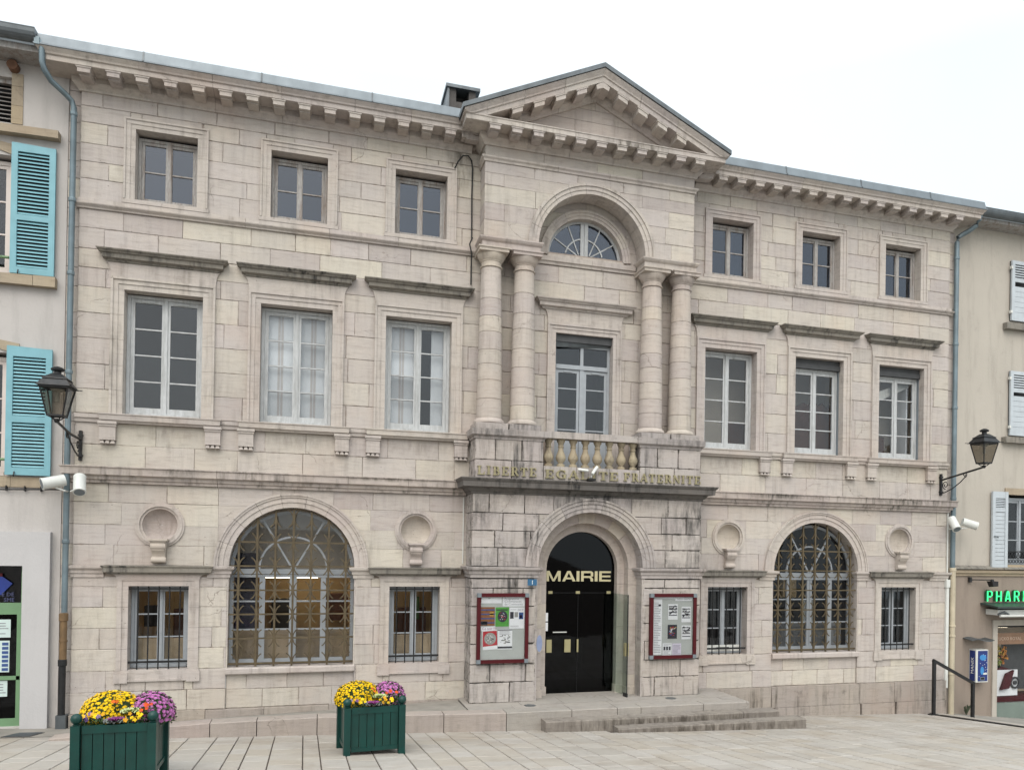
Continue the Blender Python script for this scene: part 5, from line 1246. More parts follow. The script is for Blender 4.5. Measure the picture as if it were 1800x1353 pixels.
# ------------------------------------------------------------------ lettering
def rect(x0, z0, x1, z1): return [(x0,z0),(x1,z0),(x1,z1),(x0,z1)]
def arc(cx, cz, rx, rz, t0, t1, a0, a1, n=9):
    o = []; i = []
    for k in range(n+1):
        a = math.radians(a0+(a1-a0)*k/n); o.append((cx+rx*math.cos(a), cz+rz*math.sin(a))); i.append((cx+(rx-t0)*math.cos(a), cz+(rz-t1)*math.sin(a)))
    return [[o[k], o[k+1], i[k+1], i[k]] for k in range(n)]
def serif(x, w=.40, z=0): return rect(x-w/2, z, x+w/2, z+.075)
SER = {
 'L': [rect(.12,.0,.34,1), serif(.23,.44,.925), rect(.02,0,.80,.09), rect(.70,0,.80,.34)],
 'I': [rect(.14,0,.36,1), serif(.25,.46), serif(.25,.46,.925)],
 'E': [rect(.12,0,.34,1), rect(.02,0,.78,.09), rect(.02,.91,.76,1), rect(.67,.70,.76,1), rect(.69,0,.78,.32), rect(.3,.46,.56,.54), rect(.50,.36,.57,.64)],
 'F': [rect(.12,0,.34,1), rect(.02,.91,.76,1), rect(.67,.68,.76,1), serif(.23,.44), rect(.3,.45,.56,.53), rect(.50,.35,.57,.63)],
 'T': [rect(.30,0,.52,1), rect(.02,.91,.80,1), rect(.02,.68,.10,1), rect(.72,.68,.80,1), serif(.41,.46)],
 'B': [rect(.12,0,.34,1), rect(.02,0,.44,.085), rect(.02,.915,.42,1), rect(.3,.47,.44,.545)] + arc(.42,.74,.28,.26,.20,.08,-90,90) + arc(.44,.27,.33,.27,.21,.08,-90,90),
 'R': [rect(.12,0,.34,1), serif(.23,.44), rect(.02,.915,.44,1), rect(.3,.44,.46,.515), [(.40,.47),(.62,.47),(.92,.0),(.68,.0)]] + arc(.44,.72,.30,.28,.21,.08,-90,90),
 'G': arc(.48,.5,.46,.51,.20,.08,40,322,16) + [rect(.64,.02,.85,.42), rect(.52,.42,.95,.49), rect(.72,.66,.80,.98)],
 'A': [[(.06,.0),(.15,.0),(.52,1),(.42,1)], [(.42,1),(.56,1),(.92,0),(.66,0)], rect(.22,.28,.66,.36), rect(-.02,0,.26,.07), rect(.58,0,1.0,.07)],
 'N': [rect(.10,0,.18,1), [(.02,1),(.28,1),(.84,.0),(.70,.0)], rect(.74,.0,.82,1), serif(.14,.28), rect(.64,.93,.94,1)],
}
WIDE = {
 'M': [rect(0,0,.20,1), rect(.96,0,1.16,1), [(0,1),(.24,1),(.66,0),(.50,0)], [(.92,1),(1.16,1),(.66,0),(.50,0)]],
 'A': [[(0,0),(.24,0),(.62,1),(.42,1)], [(.48,1),(.68,1),(1.12,0),(.87,0)], rect(.24,.20,.88,.37)],
 'I': [rect(0,0,.24,1)],
 'R': [rect(0,0,.22,1), rect(.1,.80,.80,1), rect(.1,.34,.78,.52), rect(.82,.48,1.02,.86), [(.78,1),(.90,.97),(1.02,.86),(.82,.80)], [(.80,.30),(1.02,.24),(1.02,0),(.80,0)], [(.6,.52),(.82,.52),(1.02,.24),(.80,.20)]],
 'E': [rect(0,0,.22,1), rect(.1,0,1.0,.18), rect(.1,.82,1.0,1), rect(.1,.41,.96,.58)],
}
def lettering(name, word, label, font, widths, x0, x1, z0, h, y, depth, mat, skip=(), zj=0.0):
    t = thing(name, label, 'lettering', ((x0+x1)/2, y, z0), 'metal letters on the facade' if mat == 'gold' else None)
    tot = sum(widths[c_] for c_ in word) ; sx_ = (x1-x0)/tot; x = x0
    for i, ch in enumerate(word):
        if i not in skip:
            m_ = MB(); m_.tone = R.random(); dz = rr(-zj, zj)
            for k, p in enumerate(font[ch]): m_.prism([(x+q[0]*sx_, z0+dz+q[1]*h) for q in p], y-depth-.0007*k, y)
            m_.build('letter', M[mat], t)
        x += widths[ch]*sx_
    return t
WS = {'L':.98,'I':.68,'E':.98,'R':1.06,'T':1.0,'F':.98,'A':1.08,'N':1.06,'G':1.1,'B':.98}
lettering('lettering', 'LIBERTE', 'gilt word LIBERTE on the left pedestal of the balcony', SER, WS, -2.125, -1.03, 4.03, .155, -.588, .022, 'gold', zj=.004)
lettering('lettering', 'EGALITE', 'gilt word EGALITE on the parapet below the balusters', SER, WS, -.905, .53, 4.02, .155, -.592, .022, 'gold', zj=.006)
lettering('lettering', 'FRATERNITE', 'gilt word FRATERNITE on the right pedestal and parapet end', SER, WS, .60, 2.19, 4.02, .155, -.588, .022, 'gold', zj=.004)
WM = {'M':1.30,'A':1.20,'I':.38,'R':1.16,'E':1.0}
lettering('lettering', 'MAIRIE', 'pale gold capital word MAIRIE across the dark glass fanlight', WIDE, WM, -.66, .62, 2.15, .195, .050, .006, 'sign_gold')
# green neon word of the pharmacy (runs on beyond the picture's edge)
sg = thing('neon_sign', 'glowing green neon PHARM lettering above the shop awning', 'sign', (10, .1, 1.72))
NE = {'P':[[(0,0),(0,1),(.42,1),(.60,.88),(.60,.58),(.42,.46),(0,.46)]], 'H':[[(0,0),(0,1)],[(.62,0),(.62,1)],[(0,.5),(.62,.5)]], 'A':[[(0,0),(.26,1),(.38,1),(.64,0)],[(.12,.25),(.52,.25)]],
      'R':[[(0,0),(0,1),(.42,1),(.60,.88),(.60,.60),(.42,.48),(0,.48)],[(.34,.48),(.62,0)]], 'M':[[(0,0),(0,1),(.36,.35),(.72,1),(.72,0)]]}
x = 9.67
for ch in 'PHARM':
    m_ = MB(); bk = MB()
    for pl in NE[ch]:
        P = [(x+p[0]*.20, .06, 1.735+p[1]*.225) for p in pl]; m_.tube(P, .013, 8)
        for a, b in zip(P, P[1:]): bk.obox((a[0],.10,a[2]),(b[0],.10,b[2]), .05, .05, (0,1,0))
    lt = m_.build('letter', M['neon'], sg); bk.build('letter_tray', flat_mat('deep_green_tray', (.01,.10,.04), .5), lt); x += .256
sl_ = thing('sign_lamp', 'small black spotlight on a rod above the green neon sign', 'lamp', (9.3, .1, 2.2))
m_ = MB(); m_.tube([(9.23,.12,2.215),(9.62,-.10,2.22)], .012, 6); m_.lathe([(.04,2.16),(.04,2.27)], (9.23,.12), 10); m_.build('rod', M['dark_metal'], sl_)
m_ = MB(); m_.hexa([(9.60,-.16,2.08),(9.74,-.16,2.08),(9.74,.0,2.06),(9.64,.0,2.06),(9.57,-.16,2.19),(9.74,-.16,2.19),(9.74,.0,2.19),(9.57,.0,2.19)]); m_.lathe([(.04,2.19),(.03,2.235)], (9.65,-.08), 10); m_.build('head', M['black'], sl_)

# ------------------------------------------------------------------ flat print helper
def text(body, size, mat, parent, x, y, z, name='printed_text', align='LEFT', rot=(PI/2,0,0), sx=1.0):
    cu = bpy.data.curves.new('t', 'FONT'); cu.body = body; cu.size = size; cu.align_x = align; cu.resolution_u = 2
    ob = bpy.data.objects.new('t', cu); COL.objects.link(ob); dg = bpy.context.evaluated_depsgraph_get()
    me = bpy.data.meshes.new_from_object(ob.evaluated_get(dg)); bpy.data.objects.remove(ob); bpy.data.curves.remove(cu)
    me.name = name; me.materials.clear(); me.materials.append(M[mat]); o = put(me, name, parent, (x, y, z), rot); o.scale = (sx, 1, 1); return o
M['film_blue'] = flat_mat('slate_blue_film', (.06,.07,.16), .5)
text('E DE', .085, 'film_blue', sd_, -9.43, .084, 1.885); text('SME', .085, 'film_blue', sd_, -9.40, .084, 1.80)
M['banner_ink'] = flat_mat('pale_banner_print', (.62,.46,.36), .7)
text('UCKO ROYAL', .105, 'banner_ink', sw, 10.27, .328, .815)

# ------------------------------------------------------------------ notice boards and their sheets
def board(x0, x1, z0, z1, y, label):
    t = thing('notice_board', label, 'notice board', ((x0+x1)/2, y, z0), 'red framed notice boards')
    part_box(t, 'back_panel', 'board_grey', x0+.04,x1-.04,y-.03,y+.015,z0+.04,z1-.04)
    f = MB(); w = .062
    f.box(x0+.03,x1-.03,y-.075,y,z1-w,z1); f.box(x0+.03,x1-.03,y-.075,y,z0,z0+w); f.box(x0,x0+w,y-.073,y,z0+.03,z1-.03); f.box(x1-w,x1,y-.073,y,z0+.03,z1-.03); fr = f.build('frame', M['red_frame'], t)
    cm = MB()
    cm.box(-.035,.035,-.04,.04,-.035,.035); me = cm.mesh('corner_cap', M['zinc'])
    for x in (x0+.034, x1-.034):
        for z in (z0+.034, z1-.034): put(me, 'corner_cap', t, (x, y-.04, z))
    part_box(t, 'glazing', 'glass_clear', x0+w,x1-w,y-.062,y-.058,z0+w,z1-w)
    return t
YB = -.60
board(-2.095,-1.175,.745,1.965,YB,'red framed notice board left of the arched door')
board(1.148,2.09,.745,1.955,YB,'red framed notice board right of the arched door')
def sheet(x0, x1, z0, z1, mat, label, group, cat='poster', k=0, tilt=0.0):
    y = YB-.034-.003*k; t = thing('poster', label, cat, ((x0+x1)/2, y, z0), group, tilt*0)
    m_ = MB(); c_ = Vector(((x0+x1)/2, (z0+z1)/2)); ca, sa = math.cos(tilt), math.sin(tilt)
    f = lambda x, z: (c_.x+(x-c_.x)*ca-(z-c_.y)*sa, c_.y+(x-c_.x)*sa+(z-c_.y)*ca)
    m_.prism([f(x0,z0),f(x1,z0),f(x1,z1),f(x0,z1)], y-.001, y); m_.build('sheet', M[mat] if isinstance(mat, str) else mat, t); return t, y
def blot(t, y, x0, x1, z0, z1, mat, name='printed_block', d=.0012):
    m_ = MB(); m_.box(x0,x1,y-.001-d,y-.0011,z0,z1); return m_.build(name, M[mat] if isinstance(mat, str) else mat, t)
def lines(t, y, x0, x1, z0, z1, n, mat='ink_grey'):
    m_ = MB()
    for k in range(n):
        z = z1-(z1-z0)*(k+.5)/n; h = (z1-z0)/n*.32; m_.box(x0, x1-(x1-x0)*R.choice((0,.1,.35)), y-.0022, y-.0011, z-h/2, z+h/2)
    m_.build('printed_text', M[mat], t)
def rnd_print(t, y, x0, x1, z0, z1, cols, n=26):
    for ci, c_ in enumerate(cols):
        m_ = MB()
        for k in range(n//len(cols)):
            w, h = rr(.06,.22)*(x1-x0), rr(.05,.15)*(z1-z0); x = rr(x0, x1-w); z = rr(z0, z1-h); m_.box(x,x+w,y-.0022-.0002*ci,y-.0011,z,z+h)
        m_.build('printed_image', c_, t)
gl_ = 'sheets pinned in the left notice board'
mk = lambda n, c_: flat_mat(n, c_, .6, 0, .15, 20)
C_or = mk('rust_print', (.23,.085,.03)); C_gr = mk('green_print', (.07,.30,.04)); C_rd = mk('red_print', (.42,.02,.03)); C_dk = mk('dark_print', (.02,.02,.03)); C_bl = mk('blue_print', (.03,.07,.22)); C_gy = mk('grey_print', (.30,.30,.28)); C_gd = mk('gold_print', (.40,.24,.05)); C_pk = mk('magenta_print', (.30,.02,.16)); C_wt = mk('white_print', (.65,.65,.65))
t, y = sheet(-2.02,-1.66,1.79,1.90,'paper','blank white strip at the top left of the left board',gl_); lines(t,y,-1.90,-1.84,1.86,1.89,1)
t, y = sheet(-1.64,-1.245,1.735,1.90,'paper','white heading sheet reading Programme Communauté de Communes',gl_)
for k, s_ in enumerate(('Programme','Communauté','de Communes')): text(s_, .056, 'ink_grey', t, -1.61, y-.002, 1.852-.048*k)
t, y = sheet(-2.03,-1.78,1.40,1.725,C_or,'rust brown poster with slanting dark bands at the left',gl_); 
for k in range(4): blot(t,y,-2.03,-1.78,1.44+.075*k,1.462+.075*k,C_bl)
blot(t,y,-1.87,-1.80,1.57,1.64,C_gd); blot(t,y,-2.02,-1.91,1.41,1.48,C_dk)
t, y = sheet(-1.765,-1.525,1.385,1.72,C_gr,'bright green poster with a dark oval picture',gl_)
m_ = MB(); m_.prism([(-1.64+.088*math.cos(2*PI*k/24), 1.56+.10*math.sin(2*PI*k/24)) for k in range(24)], y-.0024, y-.0011); m_.build('printed_oval', C_dk, t); rnd_print(t,y-.0016,-1.70,-1.58,1.49,1.63,[C_bl,C_wt,C_rd],24); blot(t,y,-1.75,-1.55,1.665,1.685,C_dk)
t, y = sheet(-1.515,-1.245,1.345,1.715,'paper','white sheet with three small photographs and OCT in its heading',gl_); text('OCT', .05, 'ink', t, -1.37, y-.002, 1.655)
lines(t,y,-1.50,-1.38,1.665,1.69,1); blot(t,y,-1.505,-1.44,1.52,1.64,C_dk); blot(t,y,-1.425,-1.36,1.545,1.635,C_gy); blot(t,y,-1.345,-1.265,1.51,1.63,C_bl); blot(t,y,-1.33,-1.29,1.53,1.58,C_rd); lines(t,y,-1.50,-1.27,1.37,1.40,2)
t, y = sheet(-2.02,-1.765,1.315,1.385,'paper','white slip reading Ce soir on a slant',gl_,k=2,tilt=.05); o = text('Ce soir !!!', .06, C_pk.name if False else 'ink', t, -2.0, y-.0025, 1.332); o.data.materials[0] = C_pk
t, y = sheet(-1.99,-1.73,.985,1.325,'paper','red poster with a pale oval picture of scrollwork',gl_,k=1,tilt=.05); 
m_ = MB(); m_.prism([(-1.982,1.035),(-1.725,1.06),(-1.74,1.315),(-1.985,1.30)], y-.0018, y-.0011); m_.build('printed_block', C_rd, t)
m_ = MB(); m_.prism([(-1.855+.105*math.cos(2*PI*k/24), 1.175+.105*math.sin(2*PI*k/24)) for k in range(24)], y-.0028, y-.0018); m_.build('printed_oval', C_gy, t); rnd_print(t,y-.0022,-1.93,-1.79,1.10,1.25,[C_dk,C_wt],22)
t, y = sheet(-1.72,-1.46,.985,1.335,'paper','white sheet with a black foot band and small grey pictures',gl_); blot(t,y,-1.72,-1.46,1.0,1.035,C_dk); blot(t,y,-1.72,-1.46,1.315,1.33,C_dk); rnd_print(t,y,-1.70,-1.48,1.08,1.24,[C_gy,C_dk,C_gy],24); lines(t,y,-1.69,-1.49,1.24,1.31,3)
m_ = MB(); m_.lathe([(.008,-.004),(.008,.004)], (0,0), 8); pin_me = m_.mesh('pin', M['ink'])
gr_ = 'sheets pinned in the right notice board'
t, y = sheet(1.22,1.395,.82,1.86,'paper','long white list down the left edge of the right board',gl_ and gr_); lines(t,y,1.235,1.375,.85,1.80,30); blot(t,y,1.32,1.37,1.72,1.76,C_dk)
t, y = sheet(1.24,2.02,1.855,1.91,'paper','white heading strip of the right board',gr_); 
t, y = sheet(1.66,2.0,1.82,1.885,'paper','white slip reading Infos mairie',gr_,k=1); text('Infos mairie', .058, 'ink_grey', t, 1.70, y-.002, 1.838)
for (a, b, c_, d, nm) in ((1.52,1.715,1.47,1.76,'dark headed notice at the top middle of the right board'),(1.795,1.985,1.42,1.71,'dense black notice at the upper right of the right board'),(1.80,1.99,1.10,1.36,'black banded notice at the middle right of the right board')):
    t, y = sheet(a,b,c_,d,'paper',nm,gr_); rnd_print(t,y,a+.01,b-.01,c_+.09,d-.02,[C_dk,C_gy,C_dk],36)
    for k in range(4): blot(t,y-.0008,a+.012,b-.012,d-.05-.055*k,d-.035-.055*k,C_dk)
t, y = sheet(1.515,1.705,1.115,1.375,C_dk,'dark poster with a red centre on the right board',gr_); rnd_print(t,y,1.53,1.69,1.16,1.34,[C_rd,C_wt,C_gd,C_bl],32)
t, y = sheet(1.42,1.60,.79,1.03,'paper','white sheet with three dark photographs at the foot of the right board',gr_); 
for k in range(3): blot(t,y,1.435+.053*k,1.475+.053*k,.90,.97,C_dk)
lines(t,y,1.435,1.59,.81,.89,4); lines(t,y,1.435,1.59,.98,1.02,2)
t, y = sheet(1.615,1.795,.79,1.025,'paper_lilac','plain lilac sheet at the foot of the right board',gr_); lines(t,y,1.63,1.78,.82,1.0,8)
# number plate
t = thing('house_number', 'small blue enamel plate with a white 1 beside the door', 'sign', (-1.12, -.6, 2.11)); part_box(t, 'plate', 'blue_enamel', -1.203,-1.037,-.672,-.655,2.105,2.215); text('1', .10, 'white_enamel', t, -1.145, -.674, 2.125)

# notices taped inside the glass of the green shop door
gd_ = 'notices on the green framed glass door'
def notice(x0, x1, z0, z1, mat, label, n):
    t = thing('notice', label, 'notice', ((x0+x1)/2, .125, z0), gd_); part_box(t, 'sheet', mat, x0,x1,.122,.124,z0,z1)
    return t
M['paper_mint'] = flat_mat('pale_mint_paper', (.50,.60,.58), .8, 0, .03, 9)
t = notice(-9.75,-9.31,1.24,1.52,'paper_mint','pale mint notice, topmost on the green framed door',3); lines(t,.122,-9.7,-9.34,1.28,1.48,5)
t = notice(-9.75,-9.32,.70,1.19,'paper_mint','tall sheet of small blue pictures on the green framed door',3)
for k in range(7):
    for xx in (-9.70,-9.56,-9.42): blot(t,.122,xx,xx+.085,.72+.066*k,.765+.066*k,C_bl)
t = notice(-9.75,-9.34,.32,.57,'paper_mint','pale notice on the lower pane of the green framed door',3); lines(t,.122,-9.7,-9.36,.36,.53,4)

# ------------------------------------------------------------------ wall lanterns
def lantern(x, zplate, ztip, label):
    t = thing('wall_lantern', label, 'lantern', (x, -.02, zplate), 'wall lanterns on iron brackets'); lx, ly = x, -1.2; zb = ztip+.08
    m_ = MB(); m_.box(x-.022,x+.022,-.05,0,zplate,zplate+.47); m_.box(x-.035,x+.035,-.06,0,zplate+.38,zplate+.41); m_.box(x-.035,x+.035,-.06,0,zplate+.06,zplate+.09)
    m_.tube([(x,-.03,zplate+.33),(x,-.6,ztip-.09),(x,-1.18,ztip)], .02, 8)
    m_.tube([(x,-.03,zplate+.05),(x,-.15,zplate+.06),(x,-.36,zplate+.13),(x,-.58,zplate+.25),(x,-.72,zplate+.36)], .012, 6)
    def spiral(cy, cz, r, a0, turns, sgn=1):
        return [(x, cy+(r*(1-.75*k/20))*math.cos(a0+sgn*turns*2*PI*k/20), cz+(r*(1-.75*k/20))*math.sin(a0+sgn*turns*2*PI*k/20)) for k in range(21)]
    m_.tube(spiral(-.16, zplate+.22, .09, -PI/2, 1.4), .010, 6); m_.tube(spiral(-.70, ztip-.11, .06, -PI/2, 1.3, -1), .010, 6); m_.build('bracket', M['dark_metal'], t, smooth=True)
    h = MB(); h.lathe([(.025,zb-.10),(.04,zb-.07),(.025,zb-.04)], (lx,ly), 10)
    for a in range(4):
        g = PI/4+a*PI/2; c_, s_ = math.cos(g), math.sin(g); h.tube([(lx,ly,zb-.06),(lx+.06*c_,ly+.06*s_,zb-.045),(lx+.10*c_,ly+.10*s_,zb-.01),(lx+.15*c_,ly+.15*s_,zb+.02)], .009, 6)
    b0, b1 = .10, .178
    for a in range(4):
        g = PI/4+a*PI/2; c_, s_ = math.cos(g)*1.414, math.sin(g)*1.414; h.tube([(lx+b0*c_,ly+b0*s_,zb),(lx+b1*c_,ly+b1*s_,zb+.40)], .011, 6)
    for zz, w in ((zb, b0), (zb+.40, b1)):
        for q in range(4):
            P = [(-w,-w),(w,-w),(w,w),(-w,w)]; p0, p1 = P[q], P[(q+1) % 4]; h.obox((lx+p0[0],ly+p0[1],zz),(lx+p1[0],ly+p1[1],zz), .024, .024)
    h.build('cage', M['dark_metal'], t)
    def frus(m2, w0, z0, w1, z1): m2.hexa([(lx-w0,ly-w0,z0),(lx+w0,ly-w0,z0),(lx+w0,ly+w0,z0),(lx-w0,ly+w0,z0),(lx-w1,ly-w1,z1),(lx+w1,ly-w1,z1),(lx+w1,ly+w1,z1),(lx-w1,ly+w1,z1)])
    rf = MB(); frus(rf, .218, zb+.41, .213, zb+.425); frus(rf, .205, zb+.425, .145, zb+.515); frus(rf, .158, zb+.515, .153, zb+.53); frus(rf, .145, zb+.53, .062, zb+.60)
    rf.lathe([(.05,zb+.59),(.045,zb+.635),(.085,zb+.65),(.09,zb+.675),(.05,zb+.70),(.02,zb+.71)], (lx,ly), 14)
    for sx_ in (-1, 1):
        for sy_ in (-1, 1): rf.tube([(lx+sx_*.205,ly+sy_*.205,zb+.42),(lx+sx_*.25,ly+sy_*.25,zb+.425)], .007, 5)
    rf.build('roof', M['dark_metal'], t)
    for q in range(4):
        P = lambda w: [(-w,-w),(w,-w),(w,w),(-w,w)]
        p0, p1 = P(b0)[q], P(b0)[(q+1) % 4]; q0, q1 = P(b1)[q], P(b1)[(q+1) % 4]; g = MB()
        g.quad((lx+p0[0]*.97,ly+p0[1]*.97,zb+.01),(lx+p1[0]*.97,ly+p1[1]*.97,zb+.01),(lx+q1[0]*.97,ly+q1[1]*.97,zb+.39),(lx+q0[0]*.97,ly+q0[1]*.97,zb+.39)); g.build('pane', M['glass_lamp'], t)
    r2 = MB(); r2.lathe([(.09,zb+.38),(.08,zb+.36),(.03,zb+.34),(.028,zb+.2)], (lx,ly), 12); r2.build('lamp_holder', M['white_cast'], t, smooth=True)
lantern(-8.36, 4.03, 4.47, 'black wall lantern in front of the lower turquoise shutter')
lantern(8.26, 4.06, 4.57, 'black wall lantern beside the grey-cream rendered wall')

# ------------------------------------------------------------------ floodlights and camera
def flood(p, d, label, foot):
    t = thing('floodlight', label, 'floodlight', p, 'cylindrical floodlights'); p = Vector(p); d = Vector(d).normalized()
    m_ = MB(); m_.tube([p-d*.15, p+d*.15], .088, 18); m_.tube([p+d*.15, p+d*.165], .094, 18); b = m_.build('housing', M['white_cast'], t, smooth=True)
    g = MB(); g.tube([p+d*.160, p+d*.168], .074, 18); g.build('lens', M['zinc'], t)
    h = MB(); h.tube([p-d*.02+Vector((0,0,-.09)), Vector(foot)], .014, 6); h.tube([Vector(foot), (foot[0], 0.0, foot[2])], .014, 6); h.build('arm', M['white_cast'], t)
flood((-8.64,-.30,3.66), (-.86,-.45,-.26), 'white cylindrical floodlight left of the blue-grey downpipe, aimed left', (-8.50,-.25,3.53))
flood((-8.29,-.30,3.64), (.14,-.55,-.80), 'white cylindrical floodlight right of the left downpipe, aimed down', (-8.42,-.25,3.53))
flood((8.42,-.25,3.44), (-.1,-.62,-.75), 'white cylindrical floodlight left of the right downpipe, aimed down', (8.50,-.18,3.33))
flood((8.83,-.25,3.45), (.85,-.42,-.30), 'white cylindrical floodlight right of the right downpipe, aimed right', (8.62,-.18,3.33))
t = thing('security_camera', 'small white two-arm spotlight on the balcony front among gilt letters', 'camera', (-.07, -.62, 4.1))
m_ = MB(); m_.tube([(-.30,-.66,4.19),(-.12,-.70,4.17)], .026, 10); m_.tube([(-.06,-.74,4.11),(.06,-.66,4.25)], .030, 10); m_.tube([(-.06,-.59,4.05),(-.06,-.70,4.06),(-.05,-.70,4.14)], .014, 6); m_.build('body', M['white_cast'], t, smooth=True)
m_ = MB(); m_.box(-.12,.02,-.72,-.60,4.0,4.035); m_.build('mount', M['dark_metal'], t)

# ------------------------------------------------------------------ handrail, dispenser, grate, weed
t = thing('handrail', 'dark steel handrail at the right edge of the paving', 'handrail', (7.82, -.39, G(7.82,-.39)))
m_ = MB(); zt = .50; p1 = (7.82,-.39); p2 = (8.84,-.40)
m_.box(p1[0]-.03,p1[0]+.03,-.42,-.36,G(*p1)-.02,zt); m_.box(p1[0]-.09,p1[0]+.09,-.45,-.33,G(*p1)+.002,G(*p1)+.02); m_.build('post', M['dark_metal'], t)
m_ = MB(); m_.box(p2[0]-.03,p2[0]+.03,-.43,-.37,-1.0,-.01); m_.build('post', M['dark_metal'], t)
m_ = MB(); m_.obox((p1[0]-.03,-.39,zt+.02),(p2[0]+.03,-.40,-.01), .055, .06); m_.build('rail', M['dark_metal'], t)
t = thing('vending_machine', 'small blue vending box on the taupe wall', 'vending machine', (9.42, .15, -.06))
m_ = MB(); m_.box(9.265,9.60,-.045,.154,-.06,.665); m_.build('case', M['white_cast'], t)
fp = part_box(t, 'front_panel', flat_mat('night_blue_panel', (.012,.016,.10), .3).name if False else 'blue_enamel', 9.315,9.58,-.052,-.045,-.035,.64); fp.data.materials[0] = flat_mat('night_blue_panel', (.012,.03,.16), .3)
sp_ = part_box(t, 'side_panel', 'blue_enamel', 9.258,9.265,-.02,.13,-.035,.64); sp_.data.materials[0] = fp.data.materials[0]
M['sky_print'] = flat_mat('sky_blue_print', (.04,.22,.50), .4)
m_ = MB(); m_.prism([(9.45+.09*math.cos(2*PI*k/20), .49+.065*math.sin(2*PI*k/20)) for k in range(20)], -.055, -.052); m_.prism([(9.43+.05*math.cos(2*PI*k/16), .20+.09*math.sin(2*PI*k/16)) for k in range(16)], -.055, -.052); m_.build('printed_emblem', M['sky_print'], t)
part_box(t, 'coin_plate', 'white_cast', 9.46,9.56,-.056,-.052,.11,.15); part_box(t, 'tray_flap', 'zinc', 9.38,9.50,-.058,-.052,-.015,.06); part_box(t, 'tray_opening', 'black', 9.395,9.485,-.060,-.058,0,.05)
text('MANIX', .115, 'white_enamel', t, 9.256, .012, .12, rot=tuple(Matrix(((0,0,-1),(0,1,0),(1,0,0))).to_euler()))
m_ = MB(); rnp = [(9.34+rr(0,.22), rr(.0,.6)) for _ in range(16)]
for a, b in rnp: m_.box(a,a+.012,-.0545,-.052,b,b+.012)
m_.build('printed_dots', M['white_enamel'], t)
t = thing('wall_canopy', 'small wavy metal canopy above the blue vending box', 'canopy', (9.4, .15, .86))
m_ = MB(); n = 12
for k in range(n):
    a, b = k/n, (k+1)/n; za, zb_ = .87+.025*math.sin(a*2*PI), .87+.025*math.sin(b*2*PI); xa, xb = 9.08+.62*a, 9.08+.62*b
    m_.hexa([(xa,-.12,za),(xb,-.12,zb_),(xb,.152,zb_+.03),(xa,.152,za+.03),(xa,-.12,za+.014),(xb,-.12,zb_+.014),(xb,.152,zb_+.044),(xa,.152,za+.044)])
m_.build('sheet', M['zinc_dark'], t)
t = thing('floor_grate', 'dark rectangular foot grate in the pavement by the green door', 'grate', (-8.8,-.9,G(-8.8,-.9)))
m_ = MB(); f = lambda x, y, d: (x, y, G(-9,-1.03)+.006+(-.0)*(x+9)+ (y+1.03)*(-.195+.06+.0)/1.13*.75 + d)
def gz(x, y):
    a = G(x,-1.03)+.006; w_ = -.06-.135*(x+14)/5.65; return a+(w_-a)*(y+1.03)/1.13
P = [(-9.05,-.98),(-8.68,-.98),(-8.62,-.55),(-8.98,-.55)]; m_.hexa([(x,y,gz(x,y)-.02) for x,y in P]+[(x,y,gz(x,y)+.006) for x,y in P]); m_.build('frame', M['dark_metal'], t)
for k in range(7):
    y = -.95+.06*k; m_ = MB(); m_.obox((-9.02+.02*k*.6,y,gz(-9,y)+.008),(-8.70+.015*k*.6,y,gz(-8.7,y)+.008), .018, .008); m_.build('bar', M['zinc_dark'], t)
for (px, py) in ((-1.2,-.95),(1.5,-.85)):
    t = thing('floor_plate', 'round metal plate in the landing ' + ('left of the door mat area' if px < 0 else 'in front of the right notice board'), 'cover', (px,py,.046)); m_ = MB(); m_.lathe([(.10,.044),(.10,.0505),(.085,.052)], (px,py), 20); m_.build('disc', M['zinc_dark'], t)
t = thing('weed', 'small dark weed growing at the foot of the taupe wall', 'plant', (9.1,.05,S(9.1,.05)))
m_ = MB(); fm = flat_mat('weed_leaf', (.05,.065,.035), .7)
for k in range(26):
    a = rr(0,2*PI); l = rr(.10,.30); z0 = S(9.1,.05); d = Vector((math.cos(a)*.5, -abs(math.sin(a))*.4, 1)).normalized()*l; m_.quad((9.1,.05,z0),(9.115,.05,z0),tuple(Vector((9.115,.05,z0))+d),tuple(Vector((9.08,.05,z0))+d*.9))
m_.build('leaves', fm, t)

# ------------------------------------------------------------------ planters and flowers
def leaf_quad(m_, c_, d, w, l, up):
    d = d.normalized(); s_ = d.cross(up); s_ = s_.normalized() if s_.length > 1e-4 else Vector((1,0,0)); e = c_+d*l; mm = c_+d*l*.5+up*.15*l
    m_._add([tuple(c_), tuple(mm-s_*w/2), tuple(e), tuple(mm+s_*w/2)], [(0,1,2),(0,2,3)])
def flower(m_, c_, n_, r, petals, cup, layers=1):
    n_ = n_.normalized(); a = n_.cross(Vector((0,0,1))); a = a.normalized() if a.length > .05 else Vector((1,0,0)); b = n_.cross(a); ph = rr(0, 6)
    for L in range(layers):
        rl = r*(1-.38*L); c2 = c_+n_*(.25*r*L)
        for k in range(petals):
            t0 = ph+2*PI*(k+.5*L)/petals; tm = t0+PI/petals; t1 = t0+2*PI/petals*.86
            f = lambda t_, q, h: tuple(c2+(a*math.cos(t_)+b*math.sin(t_))*q+n_*h)
            m_._add([tuple(c2), f(t0, rl*.72, cup*r*.7), f((t0+t1)/2, rl, cup*r), f(t1, rl*.72, cup*r*.7)], [(0,1,2,3)])
def petal_mat(name, c1, c2):
    t = NT(name); tn = t.tone(); P = t.position(); n = t.noise(P, 40, 3)
    return t.bsdf(t.mix(t.math('MULTIPLY', n, .5), t.ramp(tn, [(0, c1), (.6, c2), (1, c1)]), tuple(x*.6 for x in c1)), .65, 0, n, .2, .003, .2)
